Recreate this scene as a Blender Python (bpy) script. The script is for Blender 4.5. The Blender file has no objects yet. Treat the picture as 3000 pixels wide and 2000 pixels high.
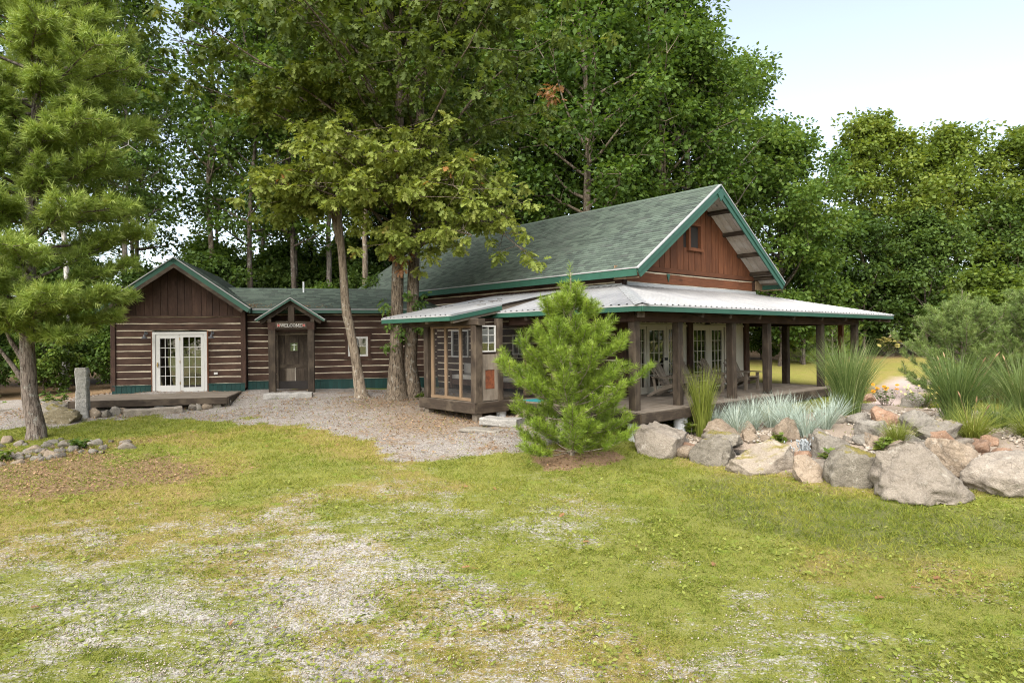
import bpy, math, random
import numpy as np
from mathutils import Vector, Matrix
PI = math.pi
sc = bpy.context.scene
col = sc.collection
rad = math.radians

# ---------------------------------------------------------------- camera, sky, sun, exposure
cam_d = bpy.data.cameras.new("camera"); cam_o = bpy.data.objects.new("camera", cam_d); col.objects.link(cam_o)
cam_d.sensor_width = 36.0; cam_d.lens = 36.0 * 1900.0 / 3000.0
cam_d.shift_y = -10.0 / 3000.0
cam_d.clip_start = 0.1; cam_d.clip_end = 1500.0
cam_o.location = (0.0, 0.0, 1.71)
cam_o.rotation_euler = (Matrix.Rotation(rad(90), 3, 'X') @ Matrix.Rotation(-0.010, 3, 'Z')).to_euler()
sc.camera = cam_o

SUN_EL, SUN_AZ = 46.0, 200.0           # degrees; azimuth clockwise from +Y: high sun behind the camera, a little to its left
world = bpy.data.worlds.new("World"); sc.world = world; world.use_nodes = True
wn = world.node_tree.nodes; wl = world.node_tree.links
bg = wn["Background"]
sky = wn.new("ShaderNodeTexSky"); sky.sky_type = 'NISHITA'; sky.sun_disc = False
sky.sun_elevation = rad(SUN_EL); sky.sun_rotation = rad(SUN_AZ)
sky.altitude = 0.0; sky.air_density = 1.0; sky.dust_density = 1.6; sky.ozone_density = 1.0
hz = wn.new("ShaderNodeHueSaturation"); hz.inputs["Saturation"].default_value = 0.6   # thin high overcast
wl.new(sky.outputs[0], hz.inputs["Color"]); wl.new(hz.outputs[0], bg.inputs["Color"]); bg.inputs["Strength"].default_value = 0.05
sun_d = bpy.data.lights.new("sun", 'SUN'); sun_d.energy = 1.5; sun_d.angle = rad(85.0); sun_d.color = (1.0, 0.95, 0.86)
sun_o = bpy.data.objects.new("sun", sun_d); col.objects.link(sun_o)
sd = Vector((math.sin(rad(SUN_AZ)) * math.cos(rad(SUN_EL)), math.cos(rad(SUN_AZ)) * math.cos(rad(SUN_EL)), math.sin(rad(SUN_EL))))
sun_o.rotation_euler = sd.to_track_quat('Z', 'Y').to_euler(); sun_o.location = sd * 60
vs = sc.view_settings
vs.view_transform = 'Standard'; vs.look = 'None'; vs.gamma = 1.0; vs.exposure = 2.78; vs.use_curve_mapping = False
sc.cycles.use_denoising = True
try: sc.cycles.denoiser = 'OPENIMAGEDENOISE'
except Exception: pass
try: sc.cycles.denoising_prefilter = 'NONE'
except Exception: pass
sc.cycles.pixel_filter_type = 'BLACKMAN_HARRIS'; sc.cycles.filter_width = 1.1
sc.cycles.max_bounces = 6; sc.cycles.diffuse_bounces = 3; sc.cycles.glossy_bounces = 3
sc.cycles.transmission_bounces = 4; sc.cycles.transparent_max_bounces = 16
sc.cycles.sample_clamp_indirect = 8.0

# ---------------------------------------------------------------- materials
def newmat(name):
    m = bpy.data.materials.new(name); m.use_nodes = True
    nt = m.node_tree; b = nt.nodes["Principled BSDF"]
    return m, nt, b
def N(nt, t, **kw):
    n = nt.nodes.new(t)
    for k, v in kw.items(): setattr(n, k, v)
    return n
def vecnode(nt, scale, objrand=True):
    tc = N(nt, "ShaderNodeTexCoord"); mp = N(nt, "ShaderNodeMapping")
    nt.links.new(tc.outputs["Object"], mp.inputs["Vector"]); mp.inputs["Scale"].default_value = scale
    if objrand:
        oi = N(nt, "ShaderNodeObjectInfo"); mu = N(nt, "ShaderNodeMath", operation='MULTIPLY'); mu.inputs[1].default_value = 37.0
        nt.links.new(oi.outputs["Random"], mu.inputs[0])
        cb = N(nt, "ShaderNodeCombineXYZ")
        for i in range(3): nt.links.new(mu.outputs[0], cb.inputs[i])
        nt.links.new(cb.outputs[0], mp.inputs["Location"])
    return mp.outputs[0]
def noise(nt, vec, scale, detail=4, rough=0.6, dist=0.0):
    n = N(nt, "ShaderNodeTexNoise"); n.inputs["Scale"].default_value = scale; n.inputs["Detail"].default_value = detail
    n.inputs["Roughness"].default_value = rough; n.inputs["Distortion"].default_value = dist
    if vec is not None: nt.links.new(vec, n.inputs["Vector"])
    return n.outputs["Fac"]
def ramp(nt, fac, stops):
    r = N(nt, "ShaderNodeValToRGB"); cr = r.color_ramp
    while len(cr.elements) > 1: cr.elements.remove(cr.elements[-1])
    cr.elements[0].position = stops[0][0]; cr.elements[0].color = (*stops[0][1], 1)
    for p, c in stops[1:]:
        e = cr.elements.new(p); e.color = (*c, 1)
    nt.links.new(fac, r.inputs[0]); return r.outputs[0]
def mixc(nt, fac, a, b, mode='MIX'):
    m = N(nt, "ShaderNodeMix", data_type='RGBA', blend_type=mode)
    for sock, v in ((m.inputs[0], fac), (m.inputs[6], a), (m.inputs[7], b)):
        if isinstance(v, (int, float)): sock.default_value = v
        elif isinstance(v, tuple): sock.default_value = (*v, 1)
        else: nt.links.new(v, sock)
    return m.outputs[2]
def math2(nt, op, a, b=0.0, c=None):
    m = N(nt, "ShaderNodeMath", operation=op)
    for i, v in enumerate((a, b) if c is None else (a, b, c)):
        if isinstance(v, (int, float)): m.inputs[i].default_value = v
        else: nt.links.new(v, m.inputs[i])
    return m.outputs[0]
def smooth(nt, v, lo, hi):
    m = N(nt, "ShaderNodeMapRange", interpolation_type='SMOOTHSTEP')
    nt.links.new(v, m.inputs[0]); m.inputs[1].default_value = lo; m.inputs[2].default_value = hi
    return m.outputs[0]
def bump(nt, b, h, strength, dist):
    bp = N(nt, "ShaderNodeBump"); bp.inputs["Strength"].default_value = strength; bp.inputs["Distance"].default_value = dist
    nt.links.new(h, bp.inputs["Height"]); nt.links.new(bp.outputs[0], b.inputs["Normal"])
def vary(nt, colr, amt):
    oi = N(nt, "ShaderNodeObjectInfo"); mr = N(nt, "ShaderNodeMapRange")
    nt.links.new(oi.outputs["Random"], mr.inputs[0]); mr.inputs[3].default_value = 1 - amt; mr.inputs[4].default_value = 1 + amt
    hs = N(nt, "ShaderNodeHueSaturation"); nt.links.new(mr.outputs[0], hs.inputs["Value"]); nt.links.new(colr, hs.inputs["Color"])
    return hs.outputs[0]
def c3(c, k): return tuple(min(1, x * k) for x in c)

def wood(name, c, axis='x', contrast=0.45, var=0.22, rough=0.8, knots=True, weather=None, bumpd=0.006):
    m, nt, b = newmat(name)
    sc_ = {'x': (.7, 9, 9), 'y': (9, .7, 9), 'z': (9, 9, .7)}[axis]
    v = vecnode(nt, sc_); v2 = vecnode(nt, tuple(1.0 if s < 1 else 1.8 for s in sc_))
    g = noise(nt, v, 3.0, 6, .7, .6)
    cc = ramp(nt, g, [(0.28, c3(c, 1 - contrast)), (0.5, c), (0.72, c3(c, 1 + contrast))])
    big = noise(nt, v2, 1.3, 3)
    cc = mixc(nt, smooth(nt, big, .35, .75), cc, mixc(nt, .55, cc, c3(c, .55)))
    if weather: cc = mixc(nt, math2(nt, 'MULTIPLY', smooth(nt, noise(nt, v2, 2.2, 5), .42, .7), .75), cc, weather)
    if knots:
        vo = N(nt, "ShaderNodeTexVoronoi"); vo.inputs["Scale"].default_value = .9
        nt.links.new(vecnode(nt, tuple(1.2 if s < 1 else 3.4 for s in sc_)), vo.inputs["Vector"])
        k = smooth(nt, vo.outputs["Distance"], .22, .06)
        k = math2(nt, 'SUBTRACT', 1.0, smooth(nt, vo.outputs["Distance"], .05, .17))
        cc = mixc(nt, math2(nt, 'MULTIPLY', k, .7), cc, c3(c, .28))
    cc = vary(nt, cc, var)
    nt.links.new(cc, b.inputs["Base Color"]); b.inputs["Roughness"].default_value = rough; b.inputs["Specular IOR Level"].default_value = .25
    bump(nt, b, g, .6, bumpd)
    return m
def plain(name, c, rough=.6, var=.06, nscale=6., amt=.12, metal=0., spec=.4, bumps=0.0):
    m, nt, b = newmat(name)
    v = vecnode(nt, (1, 1, 1)); g = noise(nt, v, nscale, 5, .65)
    cc = ramp(nt, g, [(.3, c3(c, 1 - amt)), (.7, c3(c, 1 + amt))])
    if var: cc = vary(nt, cc, var)
    nt.links.new(cc, b.inputs["Base Color"]); b.inputs["Roughness"].default_value = rough; b.inputs["Metallic"].default_value = metal
    b.inputs["Specular IOR Level"].default_value = spec
    if bumps: bump(nt, b, g, .5, bumps)
    return m
M = {}
LOGC = (.040, .0205, .0135); REDC = (.118, .044, .020); POSTC = (.036, .026, .018); GREYW = (.145, .118, .090)
for ax in 'xyz':
    M['log_' + ax] = wood('dark_stained_log_' + ax, LOGC, ax, .5, .22, weather=(.066, .037, .025))
    M['red_' + ax] = wood('red_brown_stained_wood_' + ax, REDC, ax, .4, .2)
    M['post_' + ax] = wood('weathered_timber_' + ax, POSTC, ax, .45, .2, weather=(.084, .064, .044))
    M['grey_' + ax] = wood('grey_weathered_board_' + ax, GREYW, ax, .35, .14, weather=(.20, .168, .132))
    M['tan_' + ax] = wood('new_tan_lumber_' + ax, (.185, .125, .075), ax, .3, .12, knots=False)
    M['white_' + ax] = wood('whitewashed_board_' + ax, (.40, .355, .30), ax, .22, .1, weather=(.48, .46, .43))
M['green'] = plain('green_trim_paint', (.018, .070, .046), .5, .05, 3, .14)
M['skirt'] = wood('dark_green_skirting_paint', (.006, .036, .031), 'z', .25, .16, .6, knots=False)
M['dripedge'] = plain('white_metal_trim', (.30, .30, .30), .35, .03, 4, .06)
M['chink'] = plain('cream_chinking_mortar', (.62, .545, .42), .9, .06, 14, .16, spec=.1, bumps=.01)
M['white'] = plain('white_door_paint', (.45, .44, .415), .45, .03, 2.5, .05)
M['cream'] = plain('cream_door_paint', (.45, .42, .35), .45, .03, 2.5, .06)
M['lampgrey'] = plain('dark_grey_enamel', (.055, .056, .060), .45, .0, 8, .2)
M['iron'] = plain('black_iron', (.018, .018, .020), .5, .0, 8, .2)
M['brass'] = plain('aged_brass', (.32, .22, .08), .4, 0, 8, .2, metal=.8)
M['dark'] = plain('dark_interior', (.022, .018, .016), .9, 0, 3, .2)
M['pier'] = plain('white_pvc_pier', (.62, .63, .64), .4, .02, 3, .04)
M['cushion'] = plain('beige_cushion_fabric', (.36, .335, .30), .95, .06, 20, .08, spec=.1)
M['teal'] = plain('teal_door_mat', (.01, .16, .17), .9, 0, 30, .2)
M['rust'] = plain('rusty_sheet_metal', (.13, .038, .014), .8, 0, 9, .45)
M['whitelet'] = plain('white_lettering_paint', (.46, .45, .41), .6, 0)
M['redpaint'] = plain('faded_red_paint', (.30, .055, .04), .6, 0)
M['leadglass'] = plain('pale_leaded_glass', (.55, .60, .50), .3, 0, 5, .1)
M['greenglass'] = plain('olive_leaded_glass', (.10, .13, .05), .15, 0, 12, .35)

def mk_metal():
    m, nt, b = newmat('galvanised_roof_sheet')
    v = vecnode(nt, (1, 1, 1)); g = noise(nt, v, 1.3, 5, .6); f = noise(nt, v, 40, 2)
    cc = ramp(nt, g, [(.3, (.21, .21, .214)), (.7, (.31, .306, .30))])
    st = smooth(nt, noise(nt, v, 5, 6, .75), .60, .74)
    cc = mixc(nt, math2(nt, 'MULTIPLY', st, .22), cc, (.24, .21, .18))
    nt.links.new(vary(nt, cc, .05), b.inputs["Base Color"]); b.inputs["Metallic"].default_value = .35
    b.inputs["Roughness"].default_value = .42
    return m
M['metal'] = mk_metal()
M['flash'] = plain('grey_flashing', (.36, .365, .37), .45, .05, 2, .15, metal=.5)
def mk_glass(name, tint, gl):
    m, nt, b = newmat(name); nt.nodes.remove(b)
    out = nt.nodes["Material Output"]
    tr = N(nt, "ShaderNodeBsdfTransparent"); tr.inputs[0].default_value = (*tint, 1)
    g = N(nt, "ShaderNodeBsdfGlossy"); g.inputs["Roughness"].default_value = .02
    lw = N(nt, "ShaderNodeFresnel"); lw.inputs[0].default_value = 1.5
    f = math2(nt, 'ADD', lw.outputs[0], gl)
    nz = noise(nt, vecnode(nt, (1, 1, 1)), 1.6, 2); bp = N(nt, "ShaderNodeBump"); bp.inputs["Strength"].default_value = .12; bp.inputs["Distance"].default_value = .03
    nt.links.new(nz, bp.inputs["Height"]); nt.links.new(bp.outputs[0], g.inputs["Normal"])
    mx = N(nt, "ShaderNodeMixShader"); nt.links.new(f, mx.inputs[0]); nt.links.new(tr.outputs[0], mx.inputs[1]); nt.links.new(g.outputs[0], mx.inputs[2])
    nt.links.new(mx.outputs[0], out.inputs[0]); return m
M['glass'] = mk_glass('window_glass', (.55, .58, .56), .16)
def mk_screen():
    m, nt, b = newmat('insect_screen'); out = nt.nodes["Material Output"]
    b.inputs["Base Color"].default_value = (.03, .03, .03, 1); b.inputs["Roughness"].default_value = .7
    tr = N(nt, "ShaderNodeBsdfTransparent"); mx = N(nt, "ShaderNodeMixShader"); mx.inputs[0].default_value = .16
    nt.links.new(tr.outputs[0], mx.inputs[1]); nt.links.new(b.outputs[0], mx.inputs[2]); nt.links.new(mx.outputs[0], out.inputs[0]); return m
M['screen'] = mk_screen()
def mk_shingle():
    m, nt, b = newmat('green_asphalt_shingle')
    at = N(nt, "ShaderNodeAttribute", attribute_name="rnd"); oi = N(nt, "ShaderNodeObjectInfo")
    r = math2(nt, 'FRACT', math2(nt, 'ADD', at.outputs["Fac"], math2(nt, 'MULTIPLY', oi.outputs["Random"], 7.31)))
    cc = ramp(nt, r, [(0, (.030, .038, .033)), (.25, (.048, .062, .051)), (.55, (.068, .090, .071)), (.85, (.092, .120, .093)), (1, (.050, .055, .051))])
    v = vecnode(nt, (1, 1, 1), False); g = noise(nt, v, 55, 3, .7); big = noise(nt, v, .55, 4)
    cc = mixc(nt, .30, cc, ramp(nt, g, [(.3, (.02, .028, .024)), (.7, (.13, .16, .13))]))
    cc = mixc(nt, math2(nt, 'MULTIPLY', smooth(nt, big, .45, .7), .3), cc, (.085, .097, .086))
    nt.links.new(cc, b.inputs["Base Color"]); b.inputs["Roughness"].default_value = .92; b.inputs["Specular IOR Level"].default_value = .2
    bump(nt, b, g, .5, .004); return m
M['shingle'] = mk_shingle()

# ---------------------------------------------------------------- object and mesh helpers
def tag(o, label=None, cat=None, group=None, kind=None):
    if label: o['label'] = label
    if cat: o['category'] = cat
    if group: o['group'] = group
    if kind: o['kind'] = kind
    elif cat: o['kind'] = 'thing'
    return o
def thing(name, label, cat, loc=(0, 0, 0), rotz=0.0, group=None):
    o = bpy.data.objects.new(name, None); col.objects.link(o); o.location = loc; o.rotation_euler = (0, 0, rotz)
    o.empty_display_size = .2
    return tag(o, label, cat, group)
def link(name, me, parent=None, mat=None):
    if mat is not None and not me.materials: me.materials.append(mat)
    o = bpy.data.objects.new(name, me); col.objects.link(o)
    if parent is not None: o.parent = parent
    return o
def np_mesh(name, V, faces, smooth_=False, attr=None, attrc=None):
    """faces: list of int arrays (n,k)"""
    me = bpy.data.meshes.new(name); V = np.asarray(V, np.float32)
    me.vertices.add(len(V)); me.vertices.foreach_set("co", V.ravel())
    faces = [np.asarray(f, np.int32) for f in faces if len(f)]
    nl = sum(f.size for f in faces); npol = sum(len(f) for f in faces)
    me.loops.add(nl); me.polygons.add(npol)
    me.loops.foreach_set("vertex_index", np.concatenate([f.ravel() for f in faces]))
    tot = np.concatenate([np.full(len(f), f.shape[1], np.int32) for f in faces])
    st = np.concatenate([[0], np.cumsum(tot)[:-1]]).astype(np.int32)
    me.polygons.foreach_set("loop_start", st); me.polygons.foreach_set("loop_total", tot)
    if smooth_: me.polygons.foreach_set("use_smooth", np.ones(npol, bool))
    me.update(calc_edges=True)
    if attr is not None:
        a = me.attributes.new("rnd", 'FLOAT', 'FACE'); a.data.foreach_set("value", np.asarray(attr, np.float32))
    if attrc is not None:
        a = me.attributes.new("tone", 'FLOAT', 'FACE'); a.data.foreach_set("value", np.asarray(attrc, np.float32))
    return me
class MB:
    def __init__(s): s.v = []; s.f = []
    def add(s, vs_, fs):
        n = len(s.v); s.v += [tuple(p) for p in vs_]; s.f += [tuple(i + n for i in f) for f in fs]; return s
    def hexa(s, p):   # 8 corners: bottom 0-3 ccw, top 4-7
        return s.add(p, [(3, 2, 1, 0), (4, 5, 6, 7), (0, 1, 5, 4), (1, 2, 6, 5), (2, 3, 7, 6), (3, 0, 4, 7)])
    def box(s, x0, x1, y0, y1, z0, z1):
        return s.hexa([(x0, y0, z0), (x1, y0, z0), (x1, y1, z0), (x0, y1, z0), (x0, y0, z1), (x1, y0, z1), (x1, y1, z1), (x0, y1, z1)])
    def beam(s, p0, p1, w, h, up=(0, 0, 1)):   # box from p0 to p1, w sideways, h along up
        p0, p1, up = Vector(p0), Vector(p1), Vector(up); d = (p1 - p0).normalized()
        sd_ = d.cross(up).normalized(); u = sd_.cross(d).normalized()
        c = []
        for p in (p0, p1):
            c.append([p - sd_ * w / 2 - u * h / 2, p + sd_ * w / 2 - u * h / 2, p + sd_ * w / 2 + u * h / 2, p - sd_ * w / 2 + u * h / 2])
        return s.add(c[0] + c[1], [(0, 1, 2, 3), (7, 6, 5, 4), (0, 4, 5, 1), (1, 5, 6, 2), (2, 6, 7, 3), (3, 7, 4, 0)])
    def prism(s, poly, ext):   # poly list of 3d points, ext vector
        n = len(poly); e = Vector(ext); a = [Vector(p) for p in poly]
        return s.add(a + [p + e for p in a], [tuple(range(n))[::-1], tuple(range(n, 2 * n))] + [(i, (i + 1) % n, n + (i + 1) % n, n + i) for i in range(n)])
    def cyl(s, p0, p1, r0, r1=None, n=14, caps=True):
        r1 = r0 if r1 is None else r1; p0, p1 = Vector(p0), Vector(p1); d = (p1 - p0).normalized()
        x = d.orthogonal().normalized(); y = d.cross(x); k = len(s.v)
        for p, r in ((p0, r0), (p1, r1)):
            for i in range(n):
                a = 2 * PI * i / n; s.v.append(tuple(p + (x * math.cos(a) + y * math.sin(a)) * r))
        for i in range(n): s.f.append((k + i, k + (i + 1) % n, k + n + (i + 1) % n, k + n + i))
        if caps: s.f.append(tuple(k + i for i in range(n))[::-1]); s.f.append(tuple(k + n + i for i in range(n)))
        return s
    def mesh(s, name):
        me = bpy.data.meshes.new(name); me.from_pydata(s.v, [], s.f); me.update(); return me
    def build(s, name, mat, parent=None, bevel=0.0, smooth_=False):
        me = s.mesh(name)
        if smooth_:
            for p in me.polygons: p.use_smooth = True
        o = link(name, me, parent, mat)
        if bevel:
            md = o.modifiers.new("bevel", 'BEVEL'); md.width = bevel; md.segments = 1; md.limit_method = 'ANGLE'
        return o
RNG = random.Random(7)
def jbox(x0, x1, y0, y1, z0, z1, axis, jit=.006, seg=.6, ch=.012, rng=RNG):
    """hewn timber: an octagonal-section bar along axis with wavering edges"""
    ax = 'xyz'.index(axis); lo = [x0, y0, z0]; hi = [x1, y1, z1]
    L = hi[ax] - lo[ax]; n = max(1, int(L / seg)); o = [i for i in range(3) if i != ax]
    a0, a1, b0, b1 = lo[o[0]], hi[o[0]], lo[o[1]], hi[o[1]]
    c = min(ch, (a1 - a0) * .3, (b1 - b0) * .3)
    prof = [(a0 + c, b0), (a1 - c, b0), (a1, b0 + c), (a1, b1 - c), (a1 - c, b1), (a0 + c, b1), (a0, b1 - c), (a0, b0 + c)]
    vs_, fs = [], []
    ca, cb = (a0 + a1) / 2, (b0 + b1) / 2
    for i in range(n + 1):
        t = lo[ax] + L * i / n
        ja, jb, ka, kb = (rng.uniform(-jit, jit) for _ in range(4))
        for (p, q) in prof:
            v = [0, 0, 0]; v[ax] = t; v[o[0]] = p + (ja if p < ca else ka); v[o[1]] = q + (jb if q < cb else kb); vs_.append(tuple(v))
    for i in range(n):
        for k in range(8): fs.append((i * 8 + k, i * 8 + (k + 1) % 8, (i + 1) * 8 + (k + 1) % 8, (i + 1) * 8 + k))
    fs.append(tuple(range(8))[::-1]); fs.append(tuple(n * 8 + k for k in range(8)))
    m = MB(); m.v = vs_; m.f = fs; return m
def fixn(o):
    import bmesh
    bm = bmesh.new(); bm.from_mesh(o.data); bmesh.ops.recalc_face_normals(bm, faces=bm.faces); bm.to_mesh(o.data); bm.free(); return o

# ---------------------------------------------------------------- the lie of the land (metres; main floor of the house at z = 0)
CP = np.array([(-12.5,22.4,-.13),(-15,19.8,-.48),(-10,20.3,-.42),(-8,22.4,-.22),(-4,24.3,-.15),(-3.7,21.5,-.27),(-1,17.6,-.47),(1.5,15.5,-.62),(4.1,16.2,-.62),(0,13,-.85),(0,9,-1.02),(0,5,-1.15),(0,0,-1.25),(0,-20,-1.3),(-12.2,16.6,-.75),(-9,11,-1.0),(-10,6,-1.15),(-18,22,-.5),(-18,12,-1.0),(6.5,10.3,-1.0),(3.2,13.5,-.85),(9.5,10.5,-.9),(8,6,-1.15),(9,14,-.55),(12,17,-.35),(9,19,-.35),(14,22,-.4),(17,29,-.55),(25,43,.2),(12,43,.2),(14,30,-.35),(0,45,.3),(-20,45,.2),(-12,32,0),(0,33,0),(-30,30,-.2),(30,20,-.3),(30,45,.3),(40,70,1.),(0,90,1.5),(-50,60,1.),(60,10,-.5),(-50,0,-1.),(45,-20,-1.3),(-40,-25,-1.3)])
def _fit():
    P = CP[:, :2]; n = len(P)
    r = np.sqrt((P[:, None, 0] - P[None, :, 0]) ** 2 + (P[:, None, 1] - P[None, :, 1]) ** 2 + 2.0)
    K = np.zeros((n + 1, n + 1)); K[:n, :n] = -r - np.diag([.5] * n); K[:n, n] = 1; K[n, :n] = 1
    return np.linalg.solve(K, np.r_[CP[:, 2], 0])
_w = _fit()
def gz(x, y):
    x = np.asarray(x, float); y = np.asarray(y, float)
    o = np.full(np.broadcast(x, y).shape, _w[-1])
    for (a_, b_, _), w in zip(CP, _w[:-1]): o = o - w * np.sqrt((x - a_) ** 2 + (y - b_) ** 2 + 2.0)
    return o
def gz1(x, y): return float(gz(x, y))
_rs = np.random.RandomState(11); _lat = _rs.rand(256, 256)
def vnoise(x, y, s):
    x = np.asarray(x, float) / s + 500.3; y = np.asarray(y, float) / s + 500.7
    i = np.floor(x).astype(int); j = np.floor(y).astype(int); f = x - i; g = y - j
    f = f * f * (3 - 2 * f); g = g * g * (3 - 2 * g)
    L = lambda a, b: _lat[a % 256, b % 256]
    return (L(i, j) * (1 - f) + L(i + 1, j) * f) * (1 - g) + (L(i, j + 1) * (1 - f) + L(i + 1, j + 1) * f) * g
def fbm(x, y, s, o=4):
    t = 0; a = .5; n = 0
    for k in range(o): t = t + a * vnoise(x + 17.1 * k, y - 9.7 * k, s); n += a; a *= .55; s *= .5
    return t / n
def polydist(x, y, poly):
    """signed distance, positive inside"""
    x = np.asarray(x, float); y = np.asarray(y, float); P = np.array(poly); ins = np.zeros(x.shape, bool); d = np.full(x.shape, 1e9)
    for k in range(len(P)):
        ax_, ay = P[k]; bx_, by = P[(k + 1) % len(P)]
        dx, dy = bx_ - ax_, by - ay; t = np.clip(((x - ax_) * dx + (y - ay) * dy) / (dx * dx + dy * dy + 1e-9), 0, 1)
        d = np.minimum(d, np.hypot(x - ax_ - t * dx, y - ay - t * dy))
        c = ((ay > y) != (by > y)) & (x < (bx_ - ax_) * (y - ay) / (by - ay + 1e-12) + ax_); ins ^= c
    return np.where(ins, d, -d)
def sstep(v, a, b): t = np.clip((v - a) / (b - a), 0, 1); return t * t * (3 - 2 * t)

# ---------------------------------------------------------------- ground
DRIVE = [(-14.15,17.9),(-11.97,18.15),(-10.89,19.12),(-8.75,18.84),(-5.69,17.95),(-4.47,17.24),(-3.12,15.49),(-2.24,14.0),(-1.24,13.52),(-.17,13.6),(.5,14.16),(1.6,15.5),(2.0,17.5),(-2,25),(-14.5,23.5),(-20,24),(-22,18.5)]
LITTER = [(-14,15.6),(-10.98,16.01),(-9.28,16.28),(-7.0,14.73),(-5.51,13.37),(-6.07,12.22),(-7.36,11.61),(-8.77,11.07),(-14,11.3)]
WHITE = [(-8.5,9.0),(-5.26,9.94),(-3.4,10.67),(-1.2,11.16),(1.2,10.9),(1.2,9.06),(.6,7.7),(2.2,6.9),(4.3,7.0),(6.6,7.9),(6.6,7.2),(4.6,6.3),(5,4.5),(-6,4.0),(-9,5)]
WH2 = [[(-6.06,15.49),(-4.81,14.67),(-5.0,13.91),(-5.57,14.42)]]
SOIL = [(.1,13.5),(.6,14.2),(2.2,14.3),(2.8,13.6),(1.9,12.95),(.7,12.9)]
CLIP = [(2.6,12.6),(4.4,12.3),(5.44,11.1),(6.75,10.1),(9,9.9),(8,8.4),(4.65,8.0),(3.0,9.3)]
PATH = [(10.34,19.3),(16.81,29.62),(18.98,31.66),(19.6,29.59),(15.42,24.04),(10.57,17.5),(9.35,16.79)]
GARDEN = [(2.7,15.4),(3.09,14.79),(3.31,14.09),(4.16,13.47),(4.96,12.7),(5.65,12.1),(6.38,11.7),(6.87,11.0),(8.48,10.9),(13,11.5),(13,16.5),(10.5,18.5),(8.5,18.0),(6,16.6)]
BACK = [(8,26),(12,21.5),(20,22),(30,30),(36,46),(8,46),(-3,37)]
def cover(x, y):
    n1 = fbm(x, y, 1.6); n2 = fbm(x + 31, y + 7, .55, 3); n3 = fbm(x - 50, y + 20, 3.5)
    j = (n1 - .5) * 1.3 + (n2 - .5) * .5
    drive = sstep(polydist(x, y, DRIVE) + j * 1.7, -.55, .55)
    lit = sstep(polydist(x, y, LITTER) + j * 2.4, -.8, 1.6)
    soil = sstep(polydist(x, y, SOIL) + j, -.15, .3)
    wd = polydist(x, y, WHITE)
    white = sstep(wd + j * 1.2, -1.5, 1.6) * (.24 + .16 * sstep(-x, -1.5, 3.0)) + .13
    for p in WH2: white = np.maximum(white, sstep(polydist(x, y, p) + j, -.3, .25) * .44)
    white = np.clip(white + (n1 - .5) * .55 + (fbm(x * .7 + 5, y * 1.5, .36, 3) - .5) * .7, 0, 1) * (1 - drive) * (1 - lit * .8)
    white = white * sstep(-y, -15.5, -12.8)
    clip = sstep(polydist(x, y, CLIP) + j, -.4, .5); white = white * (1 - clip)
    path = sstep(polydist(x, y, PATH) + j * .5, -.15, .25)
    gard = sstep(polydist(x, y, GARDEN) + j * .3, -.1, .2)
    wood_ = np.maximum(sstep(y + (n3 - .5) * 4, 41.0, 44.0), sstep(-x + y * .2, 17.2, 18.6) * sstep(y, 18, 20))
    wood_ = np.maximum(wood_, sstep(-x * .45 + y, 30.5, 32.0) * sstep(-x, -7, -3))
    back = sstep(polydist(x, y, BACK), -1, 1)
    dry = np.clip(sstep(n3 + (n1 - .5) * .5, .38, .68), 0, 1)
    return dict(drive=drive, lit=np.maximum(lit, wood_), soil=soil, white=white, clip=clip, path=path, gard=gard, dry=dry, wood=wood_, back=back, dl=np.exp(-((x + 1.8) ** 2 + (y - 17.6) ** 2) / 5.0) + .8 * np.exp(-((x + 4.2) ** 2 + (y - 20.8) ** 2) / 3.0))
def axis_lines(lo, a, b, hi, d, g):
    c = list(np.arange(a, b + 1e-6, d)); s = d; v = a; L = []
    while v > lo: s *= g; v -= s; L.append(v)
    s = d; v = c[-1]; R_ = []
    while v < hi: s *= g; v += s; R_.append(v)
    return np.array(L[::-1] + c + R_)
gx = axis_lines(-260, -15, 13, 260, .10, 1.16); gy = axis_lines(-200, 4.2, 24.5, 420, .10, 1.16)
GX, GY = np.meshgrid(gx, gy, indexing='ij')
near = np.exp(-((GX / 40) ** 2 + ((GY - 15) / 40) ** 2))
GZ = gz(GX, GY) + (fbm(GX, GY, .9) - .5) * .07 * near + (fbm(GX + 9, GY, .25, 2) - .5) * .03 * near
cv = cover(GX, GY)
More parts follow.
